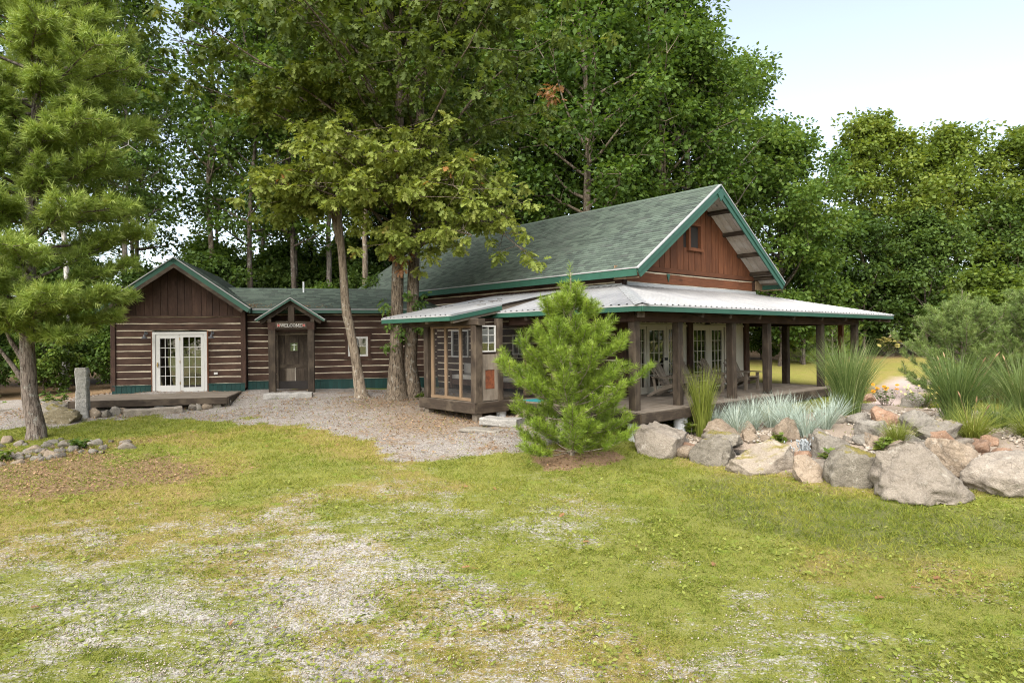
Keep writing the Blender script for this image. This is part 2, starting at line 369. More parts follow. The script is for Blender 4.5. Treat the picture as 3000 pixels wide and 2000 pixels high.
# the pond basin sinks into the rock garden
pondc = (5.85, 14.1)
def pond_d(x, y): return np.hypot((x - pondc[0]) * .62, (y - pondc[1] + .25 * (x - pondc[0])) * 1.25)
GZ = GZ - .35 * sstep(-pond_d(GX, GY), -1.0, -.55)
ni, nj = GX.shape
idx = np.arange(ni * nj).reshape(ni, nj)
gf = np.stack([idx[:-1, :-1].ravel(), idx[1:, :-1].ravel(), idx[1:, 1:].ravel(), idx[:-1, 1:].ravel()], 1)
gme = np_mesh("ground", np.stack([GX.ravel(), GY.ravel(), GZ.ravel()], 1), [gf], True)
for k, v in cv.items():
    a = gme.attributes.new("c_" + k, 'FLOAT', 'POINT'); a.data.foreach_set("value", np.asarray(v, np.float32).ravel())
def mk_ground():
    m, nt, b = newmat('lawn_gravel_and_leaf_litter')
    A = lambda k: N(nt, "ShaderNodeAttribute", attribute_name="c_" + k).outputs["Fac"]
    v = vecnode(nt, (1, 1, 1), False)
    f1 = noise(nt, v, 60, 4, .75); f2 = noise(nt, v, 11, 5, .7); f3 = noise(nt, v, 2.2, 4, .6); f4 = noise(nt, v, 170, 2, .7)
    st = N(nt, "ShaderNodeTexVoronoi"); st.inputs["Scale"].default_value = 42; nt.links.new(v, st.inputs["Vector"])
    grass = ramp(nt, f1, [(.25, (.048, .054, .012)), (.5, (.160, .168, .036)), (.75, (.25, .240, .075))])
    dryc = ramp(nt, f1, [(.25, (.085, .062, .020)), (.5, (.20, .155, .052)), (.78, (.30, .245, .105))])
    grass = mixc(nt, smooth(nt, math2(nt, 'ADD', math2(nt, 'MULTIPLY', A('dry'), .5), math2(nt, 'MULTIPLY', f2, .55)), .32, .72), grass, dryc)
    lush = ramp(nt, f1, [(.25, (.05, .075, .010)), (.6, (.17, .22, .030)), (.8, (.26, .29, .06))])
    grass = mixc(nt, smooth(nt, f3, .55, .72), grass, lush)
    clipc = ramp(nt, f1, [(.25, (.045, .050, .016)), (.55, (.12, .125, .045)), (.8, (.24, .23, .11))])
    grass = mixc(nt, A('clip'), grass, clipc)
    backc = ramp(nt, f3, [(.3, (.20, .20, .035)), (.5, (.27, .24, .06)), (.7, (.30, .20, .09))])
    grass = mixc(nt, A('back'), grass, mixc(nt, .5, backc, grass))
    litc = ramp(nt, f1, [(.22, (.055, .034, .018)), (.5, (.165, .108, .058)), (.8, (.33, .25, .16))])
    cc = mixc(nt, smooth(nt, math2(nt, 'ADD', A('lit'), math2(nt, 'MULTIPLY', math2(nt, 'SUBTRACT', f2, .5), .9)), .30, .72), grass, litc)
    soilc = ramp(nt, f1, [(.25, (.11, .065, .035)), (.7, (.30, .20, .125))])
    cc = mixc(nt, smooth(nt, math2(nt, 'ADD', A('soil'), math2(nt, 'MULTIPLY', math2(nt, 'SUBTRACT', f2, .5), .9)), .35, .65), cc, soilc)
    stone = N(nt, "ShaderNodeTexVoronoi"); stone.inputs["Scale"].default_value = 42; nt.links.new(v, stone.inputs["Vector"])
    sr = N(nt, "ShaderNodeSeparateColor"); nt.links.new(stone.outputs["Color"], sr.inputs[0])
    drivec = ramp(nt, sr.outputs[0], [(0, (.075, .063, .053)), (.25, (.165, .147, .130)), (.6, (.255, .232, .210)), (1, (.37, .345, .32))])
    drivec = mixc(nt, .35, drivec, ramp(nt, f1, [(.3, (.085, .064, .048)), (.7, (.34, .305, .27))]))
    drivec = mixc(nt, math2(nt, 'MULTIPLY', math2(nt, 'MAXIMUM', smooth(nt, f3, .5, .68), smooth(nt, math2(nt, 'ADD', A('dl'), math2(nt, 'MULTIPLY', math2(nt, 'SUBTRACT', f2, .5), 1.2)), .3, .8)), .6), drivec, litc)
    cc = mixc(nt, smooth(nt, math2(nt, 'ADD', A('drive'), math2(nt, 'MULTIPLY', math2(nt, 'SUBTRACT', f2, .5), 1.0)), .35, .6), cc, drivec)
    whitec = ramp(nt, sr.outputs[1], [(0, (.15, .132, .112)), (.3, (.255, .236, .212)), (1, (.40, .378, .35))])
    va = vecnode(nt, (.75, 1.6, 1), False); fa = noise(nt, va, 13, 4, .7); fb = noise(nt, va, 38, 3, .7)
    wm = math2(nt, 'ADD', A('white'), math2(nt, 'ADD', math2(nt, 'MULTIPLY', math2(nt, 'SUBTRACT', fa, .5), 1.5), math2(nt, 'MULTIPLY', math2(nt, 'SUBTRACT', fb, .5), 1.3)))
    cc = mixc(nt, smooth(nt, wm, .38, .72), cc, whitec)
    pathc = ramp(nt, f1, [(.25, (.26, .19, .165)), (.7, (.50, .41, .37))])
    cc = mixc(nt, A('path'), cc, pathc)
    gardc = ramp(nt, f1, [(.25, (.12, .085, .06)), (.7, (.36, .30, .24))])
    cc = mixc(nt, A('gard'), cc, gardc)
    nt.links.new(cc, b.inputs["Base Color"]); b.inputs["Roughness"].default_value = .95; b.inputs["Specular IOR Level"].default_value = .12
    h = math2(nt, 'ADD', f1, math2(nt, 'MULTIPLY', f4, .5)); bump(nt, b, h, .7, .02)
    return m
M['ground'] = mk_ground()
tag(link("ground", gme, None, M['ground']), "lawn and gravel yard of worn yellow green grass", None, None, "structure")

# ---------------------------------------------------------------- building blocks
def log_wall(parent, axis, face, out, a0, a1, z0, n, pitch, openings, matlog, match, thick=.20, gap=.032, endcaps=True, seed=1, name='wall'):
    """horizontal hewn logs with chinking: axis 'x' or 'y' = run of the logs, face = coordinate of the chinking plane,
       out = +1/-1 outward side. openings: (a0,a1,z0,z1). The chinking is the wall mesh, the logs are its children."""
    rng = random.Random(seed); ch = MB(); rows = []
    for i in range(n):
        zb, zt = z0 + i * pitch, z0 + (i + 1) * pitch; iv = [(a0, a1)]
        for (o0, o1, p0, p1) in openings:
            if min(zt, p1) - max(zb, p0) > pitch * .45:
                nv = []
                for (u, w) in iv:
                    if o1 <= u or o0 >= w: nv.append((u, w)); continue
                    if o0 - u > .04: nv.append((u, o0))
                    if w - o1 > .04: nv.append((o1, w))
                iv = nv
        rows.append((zb, zt, iv))
    for zb, zt, iv in rows:
        for (u, w) in iv:
            f0, f1 = (face - thick, face) if out > 0 else (face, face + thick)
            if axis == 'x': ch.box(u, w, f0, f1, zb, zt)
            else: ch.box(f0, f1, u, w, zb, zt)
    wall = ch.build(name, match, parent)
    for zb, zt, iv in rows:
        g = gap * rng.uniform(.8, 1.3)
        for (u, w) in iv:
            pr = rng.uniform(.012, .024); f0, f1 = (face + .002, face + pr) if out > 0 else (face - pr, face - .002)
            if axis == 'x': jb = jbox(u, w, f0, f1, zb + g * .5, zt - g * .5, 'x', .009, .38, .012, rng)
            else: jb = jbox(f0, f1, u, w, zb + g * .5, zt - g * .5, 'y', .009, .38, .012, rng)
            fixn(jb.build('log', matlog, wall))
    return wall
def glazed(parent, name, axis, face, out, a0, a1, z0, z1, cols, rows, frame=.06, mat='white', depth=.05, mun=.018, bottom=None, label=None, sill=False):
    """a glazed sash or door leaf in a wall plane: frame > pane, muntin"""
    bot = frame if bottom is None else bottom
    def bx(mb, u0, u1, d0, d1, w0, w1):
        f = sorted((face + out * d0, face + out * d1))
        if axis == 'x': mb.box(u0, u1, f[0], f[1], w0, w1)
        else: mb.box(f[0], f[1], u0, u1, w0, w1)
    fr = MB(); bx(fr, a0, a0 + frame, 0, depth, z0, z1); bx(fr, a1 - frame, a1, 0, depth, z0, z1)
    bx(fr, a0 + frame, a1 - frame, 0, depth, z1 - frame, z1); bx(fr, a0 + frame, a1 - frame, 0, depth, z0, z0 + bot)
    o = fr.build(name, M[mat], parent)
    if label: o['label'] = label
    g0, g1, h0, h1 = a0 + frame, a1 - frame, z0 + bot, z1 - frame
    for i in range(cols):
        for j in range(rows):
            p = MB(); e = .004
            bx(p, g0 + (g1 - g0) * i / cols + e, g0 + (g1 - g0) * (i + 1) / cols - e, depth * .35, depth * .45, h0 + (h1 - h0) * j / rows + e, h0 + (h1 - h0) * (j + 1) / rows - e)
            p.build('pane', M['glass'], o)
    for i in range(1, cols):
        p = MB(); u = g0 + (g1 - g0) * i / cols; bx(p, u - mun / 2, u + mun / 2, depth * .2, depth * .8, h0, h1); p.build('muntin', M[mat], o)
    for j in range(1, rows):
        p = MB(); w = h0 + (h1 - h0) * j / rows; bx(p, g0, g1, depth * .24, depth * .84, w - mun / 2, w + mun / 2); p.build('muntin', M[mat], o)
    return o
shingle_me = MB().add([(0, 0, 0.018), (1, 0, .018), (1, .2, .002), (0, .2, .002), (0, 0, 0), (1, 0, 0)], [(0, 1, 2, 3), (4, 5, 1, 0), (0, 3, 4), (1, 5, 2)]).mesh('shingle')
shingle_me.materials.append(M['shingle'])
def shingle_roof(roof, O, U, Vv, L, S, clipf=None, nind=300, key=None, expo=.142, seed=3, lo=.2, hi=.36):
    """courses of shingles on the plane O + u*U + v*V (U along the eave, V up the slope)"""
    rng = random.Random(seed); O, U, Vv = Vector(O), Vector(U).normalized(), Vector(Vv).normalized(); Nn = U.cross(Vv).normalized()
    if Nn.z < 0: Nn = -Nn
    tabs = []; nrow = int(S / expo)
    for i in range(nrow + 1):
        v = i * expo; u = -rng.uniform(0, hi)
        while u < L:
            w = rng.uniform(lo, hi); u0, u1 = max(u, 0), min(u + w, L)
            if u1 - u0 > .03 and (clipf is None or clipf((u0 + u1) / 2, v)): tabs.append((u0 + .003, u1 - .003, v - rng.uniform(0, .008), min(.2, S - v + .02)))
            u += w
    if key: tabs.sort(key=lambda t: key(O + U * ((t[0] + t[1]) / 2) + Vv * t[2]))
    ex = U.cross(Vv).dot(Nn)
    for (u0, u1, v, hh) in tabs[:nind]:
        o = link('shingle', shingle_me, roof)
        X = U if ex > 0 else -U; P = O + (U * u0 if ex > 0 else U * u1) + Vv * v + Nn * .003
        o.matrix_local = Matrix(((X.x, Vv.x, Nn.x, P.x), (X.y, Vv.y, Nn.y, P.y), (X.z, Vv.z, Nn.z, P.z), (0, 0, 0, 1))) @ Matrix.Diagonal((u1 - u0, hh / .2, 1, 1))
    rest = tabs[nind:]
    if rest:
        Vs, Fq, Ft, rn = [], [], [], []
        for (u0, u1, v, hh) in rest:
            b0 = len(Vs); a = O + Nn * .003
            for (uu, vv, nn) in ((u0, v, .018), (u1, v, .018), (u1, v + hh, .002), (u0, v + hh, .002), (u0, v, 0), (u1, v, 0)):
                Vs.append(tuple(a + U * uu + Vv * vv + Nn * nn))
            q = [(0, 1, 2, 3), (4, 5, 1, 0)]
            if ex < 0: q = [f[::-1] for f in q]
            Fq += [tuple(k + b0 for k in f) for f in q]; r = rng.random(); rn += [r, r]
        me = np_mesh('shingle_field', Vs, [np.array(Fq)], False, rn)
        o = link('shingle_field', me, roof, M['shingle']); o['kind'] = 'stuff'
def metal_panels(roof, P0, U, Vd, L, top, pw=.93, rib=.232, rh=.028, seed=5):
    """ribbed sheets hanging from top(u) (distance down-slope to start) to the eave: P0 eave line start, U along eave, Vd up-slope; top(u) -> upslope length"""
    P0, U, Vd = Vector(P0), Vector(U).normalized(), Vector(Vd).normalized(); Nn = U.cross(Vd).normalized()
    if Nn.z < 0: Nn = -Nn
    rng = random.Random(seed); u = 0.0
    while u < L - .05:
        e = min(u + pw, L); us = []
        k = u
        while k < e - .02:
            us += [(k, 0), (k + rib * .56, 0), (k + rib * .66, rh), (k + rib * .84, rh), (k + rib * .94, 0)]; k += rib
        us = [(min(a, e), h) for a, h in us if a <= e + 1e-6] + [(e, 0)]
        lap = rng.uniform(-.012, .012); V_, F_ = [], []
        for (a, h) in us:
            t = max(top(a), .02)
            V_.append(tuple(P0 + U * a + Vd * lap + Nn * (h + .004))); V_.append(tuple(P0 + U * a + Vd * t + Nn * (h + .004)))
        for i in range(len(us) - 1): F_.append((2 * i, 2 * i + 2, 2 * i + 3, 2 * i + 1))
        m = MB(); m.v = V_; m.f = F_; m.build('roof_panel', M['metal'], roof)
        u = e
def cols3(v): return tuple(v)

# ---------------------------------------------------------------- main log house (local frame: x along the gable wall, y back along the house)
HROT = math.atan2(.660, .751)
house = thing('log_house', 'big log house with green shingled roof and metal roofed wraparound porch', 'house', (3.135, 18.3, 0), HROT)
GW, GL = 7.32, 14.2
EX, EZ, RX, RZ = -.47, 3.57, 3.66, 6.38
SL = (RZ - EZ) / (RX - EX); SLEN = math.hypot(RX - EX, RZ - EZ); YF, YB = -.86, 16.0
vL = Vector((RX - EX, 0, RZ - EZ)).normalized(); vR = Vector((-(RX - EX), 0, RZ - EZ)).normalized()
nL = Vector((-vL.z, 0, vL.x)); nR = Vector((vL.z, 0, vL.x))
# roof deck and shingles
m = MB()
m.prism([(EX, YF, EZ), (RX, YF, RZ), (2 * RX - EX, YF, EZ), (2 * RX - EX - .02, YF, EZ - .08), (RX, YF, RZ - .08), (EX + .02, YF, EZ - .08)], (0, YB - YF, 0))
roof = fixn(m.build('roof', M['grey_y'], house))
Minv = Matrix.Rotation(-HROT, 3, 'Z'); camL = Minv @ (Vector((0, 0, 1.71)) - Vector((3.135, 18.3, 0)))
nearkey = lambda p: (p - camL).length
shingle_roof(roof, (EX, YF, EZ + .002), (0, 1, 0), vL, YB - YF, SLEN, None, 300, nearkey, seed=3)
shingle_roof(roof, (2 * RX - EX, YF, EZ + .002), (0, 1, 0), vR, YB - YF, SLEN, None, 0, None, seed=4)
cap = MB()
for i in range(56):
    y0 = YF + i * .302; cap.prism([(RX - .14, y0, RZ - .075), (RX, y0, RZ + .026), (RX + .14, y0, RZ - .075), (RX + .14, y0, RZ - .09), (RX, y0, RZ + .008), (RX - .14, y0, RZ - .09)], (0, .297, .0))
fixn(cap.build('ridge_cap', M['shingle'], roof))
# drip edge, eave fascia, rake fascia
MB().beam((EX - .012, YF - .03, EZ - .004), (EX - .012, YB, EZ - .004), .02, .030).build('drip_edge', M['dripedge'], roof)
MB().box(EX - .005, EX + .03, YF, YB, EZ - .22, EZ - .03).build('fascia', M['green'], roof)
MB().box(2 * RX - EX - .03, 2 * RX - EX + .005, YF, YB, EZ - .22, EZ - .03).build('fascia', M['green'], roof)
for s, v, n, e in ((-1, vL, nL, EX), (1, vR, nR, 2 * RX - EX)):
    p0 = Vector((e, 0, EZ)); p1 = Vector((RX, 0, RZ))
    def rk(y, w, h, off, m_, nm, ext=0.0):
        a = p0 - v * ext - n * off; b_ = p1 - n * off; mb = MB()
        mb.beam((a.x, y, a.z), (b_.x, y, b_.z), w, h, n)
        fixn(mb.build(nm, M[m_], roof))
    rk(YF - .02, .035, .27, .155, 'green', 'rake_board', .02)
    rk(YF - .052, .028, .12, .082, 'green', 'rake_moulding', .03)
    rk(YF - .025, .11, .028, .002, 'dripedge', 'rake_drip_edge', .04)
    # whitewashed soffit boards and dark lookouts under the gable overhang
    for k in range(4):
        y0 = YF + .02 + k * .205; mb = MB(); a = p0 + v * .15 - n * .105; b_ = p1 - n * .105 - v * .05
        mb.beam((a.x, y0 + .1, a.z), (b_.x, y0 + .1, b_.z), .195, .018, n); fixn(mb.build('soffit_board', M['white_x'], roof))
    for k, fr in enumerate((.10, .155, .36, .585, .80)):
        c = p0.lerp(p1, fr) - n * .165
        mb = MB(); mb.beam((c.x, YF + .01, c.z), (c.x, .05, c.z), .11, .10, n); fixn(mb.build('lookout', M['post_y'], roof))
    a = p0 + v * .05 - n * .14
    MB().box(min(a.x, e + s * -.1), max(a.x, e + s * -.1) + .02, YF + .02, .02, EZ - .27, EZ - .245).build('soffit_return', M['tan_y'], roof)
    MB().box(*(sorted((e - s * .02, e - s * .50))), -.10, -.07, EZ - .24, EZ + .12).build('return_board', M['tan_x'], roof)
apx = MB(); apx.prism([(RX - .17, YF - .07, RZ - .30), (RX, YF - .07, RZ - .52), (RX + .17, YF - .07, RZ - .30), (RX, YF - .07, RZ - .18)], (0, .02, 0)); fixn(apx.build('apex_block', M['green'], roof))

# gable: logs, vertical boards with recessed joints, little window
gw = log_wall(house, 'x', 0.0, -1, 0.0, GW, 2.90, 2, .36, [], M['red_x'], M['chink'], gap=.06, seed=21, name='gable_wall')
MB().box(0.1, GW - .1, -.06, .0, 3.64, 3.78).build('base_trim', M['red_x'], gw)
under = lambda x: RZ - .13 - abs(x - RX) * SL
tri = MB(); tri.prism([(.02, .02, 3.62), (GW - .02, .02, 3.62), (GW - .02, .02, under(GW - .02)), (RX, .02, under(RX)), (.02, .02, under(.02))], (0, .12, 0)); fixn(tri.build('gable_backing', M['dark'], gw))
rng = random.Random(5); x = .10; WX0, WX1, WZ0, WZ1 = 3.17, 3.93, 4.50, 5.30
while x < GW - .1:
    w = rng.choice((.20, .28, .33, .36, .25, .40)); x1 = min(x + w, GW - .1); g = .014
    parts = [(3.785, None)]
    if x1 > WX0 and x < WX1: parts = [(3.785, WZ0 - .005), (WZ1 + .005, None)]
    for zb, zt in parts:
        xa, xb = x + g, x1 - g; pr = rng.uniform(.022, .034)
        if zt is None:
            ta, tb = under(xa), under(xb)
            if ta <= zb and tb <= zb: continue
            pts = [(xa, zb), (xb, zb), (xb, max(tb, zb + .01)), (xa, max(ta, zb + .01))]
            if xa < RX < xb: pts = [(xa, zb), (xb, zb), (xb, tb), (RX, under(RX)), (xa, ta)]
        else: pts = [(xa, zb), (xb, zb), (xb, zt), (xa, zt)]
        mb = MB(); mb.prism([(p[0], .018, p[1]) for p in pts], (0, -pr - .018, 0)); fixn(mb.build('board', M['red_z'], gw))
    x = x1
gwin = MB(); fw = .09
gwin.box(WX0, WX0 + fw, -.10, .16, WZ0, WZ1).box(WX1 - fw, WX1, -.10, .16, WZ0, WZ1).box(WX0 - .03, WX1 + .03, -.12, .155, WZ0 - .1, WZ0 - .003).box(WX0 + fw, WX1 - fw, -.09, .15, WZ1 - fw, WZ1)
gwo = gwin.build('gable_window', M['red_z'], gw)
glazed(gwo, 'sash', 'x', .15, -1, WX0 + fw, WX1 - fw, WZ0, WZ1 - fw, 2, 2, .05, 'white', .04)
MB().box(-.02, .14, -.05, .16, 2.3, 3.50).build('corner_board', M['log_z'], gw)
MB().box(GW - .14, GW + .02, -.05, .16, 2.3, 3.60).build('corner_board', M['log_z'], gw)
MB().prism([(2.05, -.055, 3.60), (2.21, -.055, 3.60), (2.13, -.055, 3.36)], (0, .02, 0)).build('green_patch', M['green'], gw)
MB().box(.12, GW + .02, -.075, -.045, 3.13, 3.27).build('wall_flashing', M['dripedge'], gw)

# lower front wall: white glazed bays between dark posts
lw_ = MB(); Y0 = .22
lw_.box(0.02, .92, Y0, Y0 + .12, 0, 3.0).box(.92, GW, Y0 + .001, Y0 + .12, 2.32, 3.0)
front = lw_.build('front_wall', M['log_z'], house)
for xa, xb in ((3.52, 3.76), (7.04, 7.30)): jbox(xa, xb, Y0 - .06, Y0 + .14, 0, 2.9, 'z', .004, .7).build('wall_post', M['log_z'], front)
def bay(x0, x1, leaves, panels):
    f = MB(); f.box(x0, x1, Y0 + .05, Y0 + .10, 2.06, 2.32)
    for xa, xb in panels: f.box(xa, xb, Y0 + .035, Y0 + .098, 0, 2.06)
    b_ = f.build('glazed_bay', M['cream'], front)
    MB().box(x0, x1, Y0, Y0 + .05, 2.02, 2.08).build('head_casing', M['cream'], b_)
    n = int((x1 - x0) / .23)
    for i in range(n):
        if i % 4 == 3: continue
        xx = x0 + .06 + i * .225; MB().box(xx, xx + .15, Y0 + .04, Y0 + .049, 2.13, 2.24).build('transom_light', M['dark'], b_)
    for (xa, xb, c, kind) in leaves:
        o = glazed(b_, 'door' if kind else 'sidelight', 'x', Y0 + .09, -1, xa, xb, .0, 2.02, c, 5, .12 if kind else .09, 'cream', .06, bottom=.20)
    return b_
bay(.92, 3.50, [(.95, 1.40, 2, 0), (1.43, 2.42, 3, 1), (2.45, 2.86, 2, 0)], [(2.87, 3.50)])
bay(3.78, 7.03, [(3.80, 4.74, 3, 1), (4.86, 5.72, 3, 1), (5.80, 6.22, 2, 0)], [(4.745, 4.855), (6.23, 7.03)])
hd = MB(); hd.box(2.30, 2.42, Y0 - .02, Y0 + .03, .98, 1.06).build('door_handle', M['iron'], front)

# long side wall, openings for windows
sw = log_wall(house, 'y', 0.0, -1, .25, 13.9, .05, 14, .2475, [(7.12, 8.15, 1.02, 2.02), (4.10, 4.68, 1.15, 1.82)], M['log_y'], M['chink'], gap=.034, seed=22, name='side_wall')
for (ya, yb, za, zb) in ((7.12, 8.15, 1.02, 2.02), (4.10, 4.68, 1.15, 1.82)):
    if yb - ya > .8:
        c = (ya + yb) / 2; glazed(sw, 'window', 'y', .02, -1, ya, c, za, zb, 1, 1, .05, 'white', .08); glazed(sw, 'window', 'y', .02, -1, c, yb, za, zb, 1, 1, .05, 'white', .08)
    else: glazed(sw, 'window', 'y', .02, -1, ya, yb, za, zb, 2, 2, .05, 'white', .08)
jbox(-.06, .12, -.02, .24, .0, 3.4, 'z', .004, .7).build('corner_post', M['log_z'], sw)
MB().box(GW - .2, GW, .2, GL, -.6, 3.6).box(0.02, GW - .2, GL - .2, GL, -.6, 3.6).box(.02, GW - .2, .36, GL - .2, -.4, -.02).build('rear_wall', M['log_z'], house)
MB().box(.02, .16, .36, GL - .2, -.8, .04).box(.02, GW, .24, .36, -.8, -.02).build('foundation', M['dark'], house)
MB().box(-.075, -.045, -.02, 2.1, 3.08, 3.22).build('wall_flashing', M['flash'], sw)

# porch roof: three ribbed planes with hips
PE, PZ, TZ = 2.85, 2.42, 3.16; XR = 12.3; XW = GW; YR = 5.6; YS = 3.2
pS = math.hypot(PE, TZ - PZ); up = (TZ - PZ) / PE; pR = math.hypot(XR - XW, TZ - PZ)
prf = MB(); th = .06
prf.add([(-PE, -PE, PZ - th), (XR, -PE, PZ - th), (XW, 0, TZ - th), (0, 0, TZ - th), (-PE, YS, PZ - th), (0, YS, TZ - th), (XR, YR, PZ - th), (XW, YR, TZ - th),
         (-PE, -PE, PZ - .005), (XR, -PE, PZ - .005), (XW, 0, TZ - .005), (0, 0, TZ - .005), (-PE, YS, PZ - .005), (0, YS, TZ - .005), (XR, YR, PZ - .005), (XW, YR, TZ - .005)],
        [(3, 2, 1, 0), (0, 4, 5, 3), (1, 2, 7, 6), (8, 9, 10, 11), (11, 13, 12, 8), (14, 15, 10, 9), (0, 1, 9, 8), (4, 0, 8, 12), (1, 6, 14, 9), (5, 4, 12, 13), (6, 7, 15, 14)])
proof = prf.build('porch_roof', M['post_x'], house)
def topF(u):
    x = -PE + u
    return pS * (x + PE) / PE if x < 0 else (pS if x < XW else pS * (XR - x) / (XR - XW))
metal_panels(proof, (-PE, -PE - .03, PZ), (1, 0, 0), (0, PE, TZ - PZ), XR + PE, topF, seed=1)
metal_panels(proof, (-PE - .03, -PE, PZ), (0, 1, 0), (PE, 0, TZ - PZ), YS + PE, lambda u: pS * min(1, u / PE), seed=2)
metal_panels(proof, (XR + .03, -PE, PZ), (0, 1, 0), (-(XR - XW), 0, TZ - PZ), YR + PE, lambda u: pR * min(1, u / PE), seed=3)
for a, b_, w in (((-PE, -PE, PZ + .045), (0, 0, TZ + .045), .17), ((XR, -PE, PZ + .03), (XW, 0, TZ + .03), .12)):
    a, b_ = Vector(a), Vector(b_); d = (b_ - a).normalized(); s = d.cross(Vector((0, 0, 1))).normalized()
    hc = MB(); k = .045
    hc.add([a - s * w - Vector((0, 0, k)), a, a + s * w - Vector((0, 0, k)), b_ - s * w - Vector((0, 0, k)), b_, b_ + s * w - Vector((0, 0, k))], [(0, 1, 4, 3), (1, 2, 5, 4)])
    fixn(hc.build('hip_cap', M['flash'], proof))
def fascia(p, q, parent=proof, h=.115, drop=.03):
    d = (Vector(q) - Vector(p)).normalized(); up_ = Vector((0, 0, 1))
    MB().beam(Vector(p) - up_ * (drop + h / 2), Vector(q) - up_ * (drop + h / 2), .03, h).build('fascia', M['green'], parent)
    o = d.cross(up_) * .0
    MB().beam(Vector(p) - up_ * .012, Vector(q) - up_ * .012, .045, .036).build('drip_edge', M['dripedge'], parent)
fascia((-PE - .012, -PE - .012, PZ), (XR + .012, -PE - .012, PZ)); fascia((-PE - .013, YS, PZ), (-PE - .013, -PE + .005, PZ)); fascia((XR + .013, -PE + .005, PZ), (XR + .013, YR, PZ))
# rafters with exposed tails
def rafter(p_in, p_out, w=.11, h=.20):
    mb = MB(); a, b_ = Vector(p_in), Vector(p_out); mb.beam(a, b_, w, h); fixn(mb.build('rafter', M['post_y'], proof))
def zroof(d): return PZ + d * up
for x in (-.3, 1.0, 2.55, 4.6, 6.5, 8.3, 9.75, 11.3):
    xi = min(max(x, .1), GW - .1)
    rafter((x, -.05 if x < XW else -PE * (x - XW) / (XR - XW) * .9, (TZ if x < XW else TZ - (x - XW) / (XR - XW) * (TZ - PZ)) - .17), (x, -PE + .08, PZ - .155))
for y in (-.3, 1.05, 2.15): rafter((-.05, y, TZ - .17), (-PE + .08, y, PZ - .155))
rafter((-.05, -.05, TZ - .18), (-PE + .14, -PE + .14, PZ - .17), .16, .22); rafter((XW + .05, -.05, TZ - .18), (XR - .1, -PE + .08, PZ - .17), .13, .2)
# posts and beams
def post(x, y, z0, z1, s=.21, mat='post_z', seed=0):
    o = jbox(x - s / 2, x + s / 2, y - s / 2, y + s / 2, z0, z1, 'z', .009, .5, .02, random.Random(int(x * 91 + y * 37))).build('post', M[mat], house); fixn(o); return o
PYF = -2.26
for x in (-2.4, -.66, 1.87, 3.85, 7.47): post(x, PYF, 0.0, 2.06)
post(10.29, PYF, -.55, 2.06); post(10.3, .29, -.4, 2.06, .23); post(12.0, -1.1, -.5, 2.2, .17, 'red_z'); post(-2.42, .25, 0, 2.06)
fixn(jbox(-1.6, -1.44, 2.32, 2.46, 0, 2.3, 'z', .005, .5).build('post', M['tan_z'], house))
for (xa, xb, ya, yb, ax) in ((-2.52, 10.42, PYF - .10, PYF + .10, 'x'), (-2.52, -2.31, PYF + .11, 2.0, 'y'), (10.19, 10.40, PYF + .11, 5.4, 'y')):
    fixn(jbox(xa, xb, ya, yb, 2.06, 2.29, ax, .006, .8, .015).build('porch_beam', M['log_' + ax], house))
# deck
dk = MB(); dk.box(-2.62, 8.0, -2.57, .20, -.24, -.034).box(-2.62, 0, .2, 1.9, -.24, -.034)
deck = dk.build('deck_frame', M['dark'], house)
rng = random.Random(9)
for i in range(20):
    y0 = -2.62 + i * .141; jbox(-2.66 + rng.uniform(0, .012), 8.03, y0, y0 + .135, -.033, rng.uniform(-.002, .003), 'x', .0015, 1.5, .006, rng).build('deck_board', M['grey_x'], deck)
for i in range(12):
    y0 = .205 + i * .141; jbox(-2.66 + rng.uniform(0, .012), -.08, y0, y0 + .135, -.033, rng.uniform(-.002, .003), 'x', .0015, 1.5, .006, rng).build('deck_board', M['grey_x'], deck)
jbox(-2.66, 8.02, -2.66, -2.60, -.26, -.036, 'x', .003, 1., .01).build('rim_board', M['post_x'], deck)
jbox(-2.70, -2.64, -2.60, 1.9, -.26, -.036, 'y', .003, 1., .01).build('rim_board', M['post_y'], deck)
jbox(8.02, 8.08, -2.60, .2, -.26, -.036, 'y', .003, 1., .01).build('rim_board', M['post_y'], deck)
for (x, y, r) in ((-2.42, -2.30, .19), (-.72, -2.36, .17), (1.87, -2.36, .17), (4.2, -2.36, .17), (6.8, -2.36, .17), (-2.5, .3, .15), (-2.75, 2.1, .14)):
    MB().cyl((x, y, -.98), (x, y, -.245), r, r, 24, True).build('pier', M['pier'], house, 0, False)
# screened corner room
fl = MB(); fl.box(-3.80, -.02, 1.90, 4.45, -.09, -.001)
scr = fl.build('screen_room_floor', M['grey_y'], house)
for (a_) in ((-3.86, -2.7, 1.84, 1.92, 'x'), (-3.88, -3.80, 1.84, 4.50, 'y'), (-3.86, -.02, 4.46, 4.52, 'x')):
    jbox(a_[0], a_[1], a_[2], a_[3], -.30, -.004, a_[4], .004, .8, .012).build('sill_beam', M['post_' + a_[4]], scr)
for (x, y) in ((-3.70, 1.98), (-3.70, 4.25)): jbox(x - .1, x + .1, y - .1, y + .1, -.75, -.30, 'z', .004, .3).build('support_block', M['grey_z'], scr)
fixn(jbox(-3.83, -3.58, 1.86, 2.08, 0, 2.22, 'z', .008, .5, .02).build('post', M['post_z'], scr)); fixn(jbox(-3.83, -3.63, 4.14, 4.34, 0, 2.2, 'z', .008, .5, .02).build('post', M['post_z'], scr))
fixn(jbox(-3.03, -2.85, 1.87, 2.05, 0, 2.25, 'z', .008, .5, .02).build('post', M['post_z'], scr))
fixn(jbox(-3.86, -3.62, 1.7, 5.45, 2.06, 2.24, 'y', .008, .7, .02).build('screen_beam', M['post_y'], scr))
fr = [(2.09, 2.145), (2.60, 2.69), (3.28, 3.385), (3.92, 4.05)]
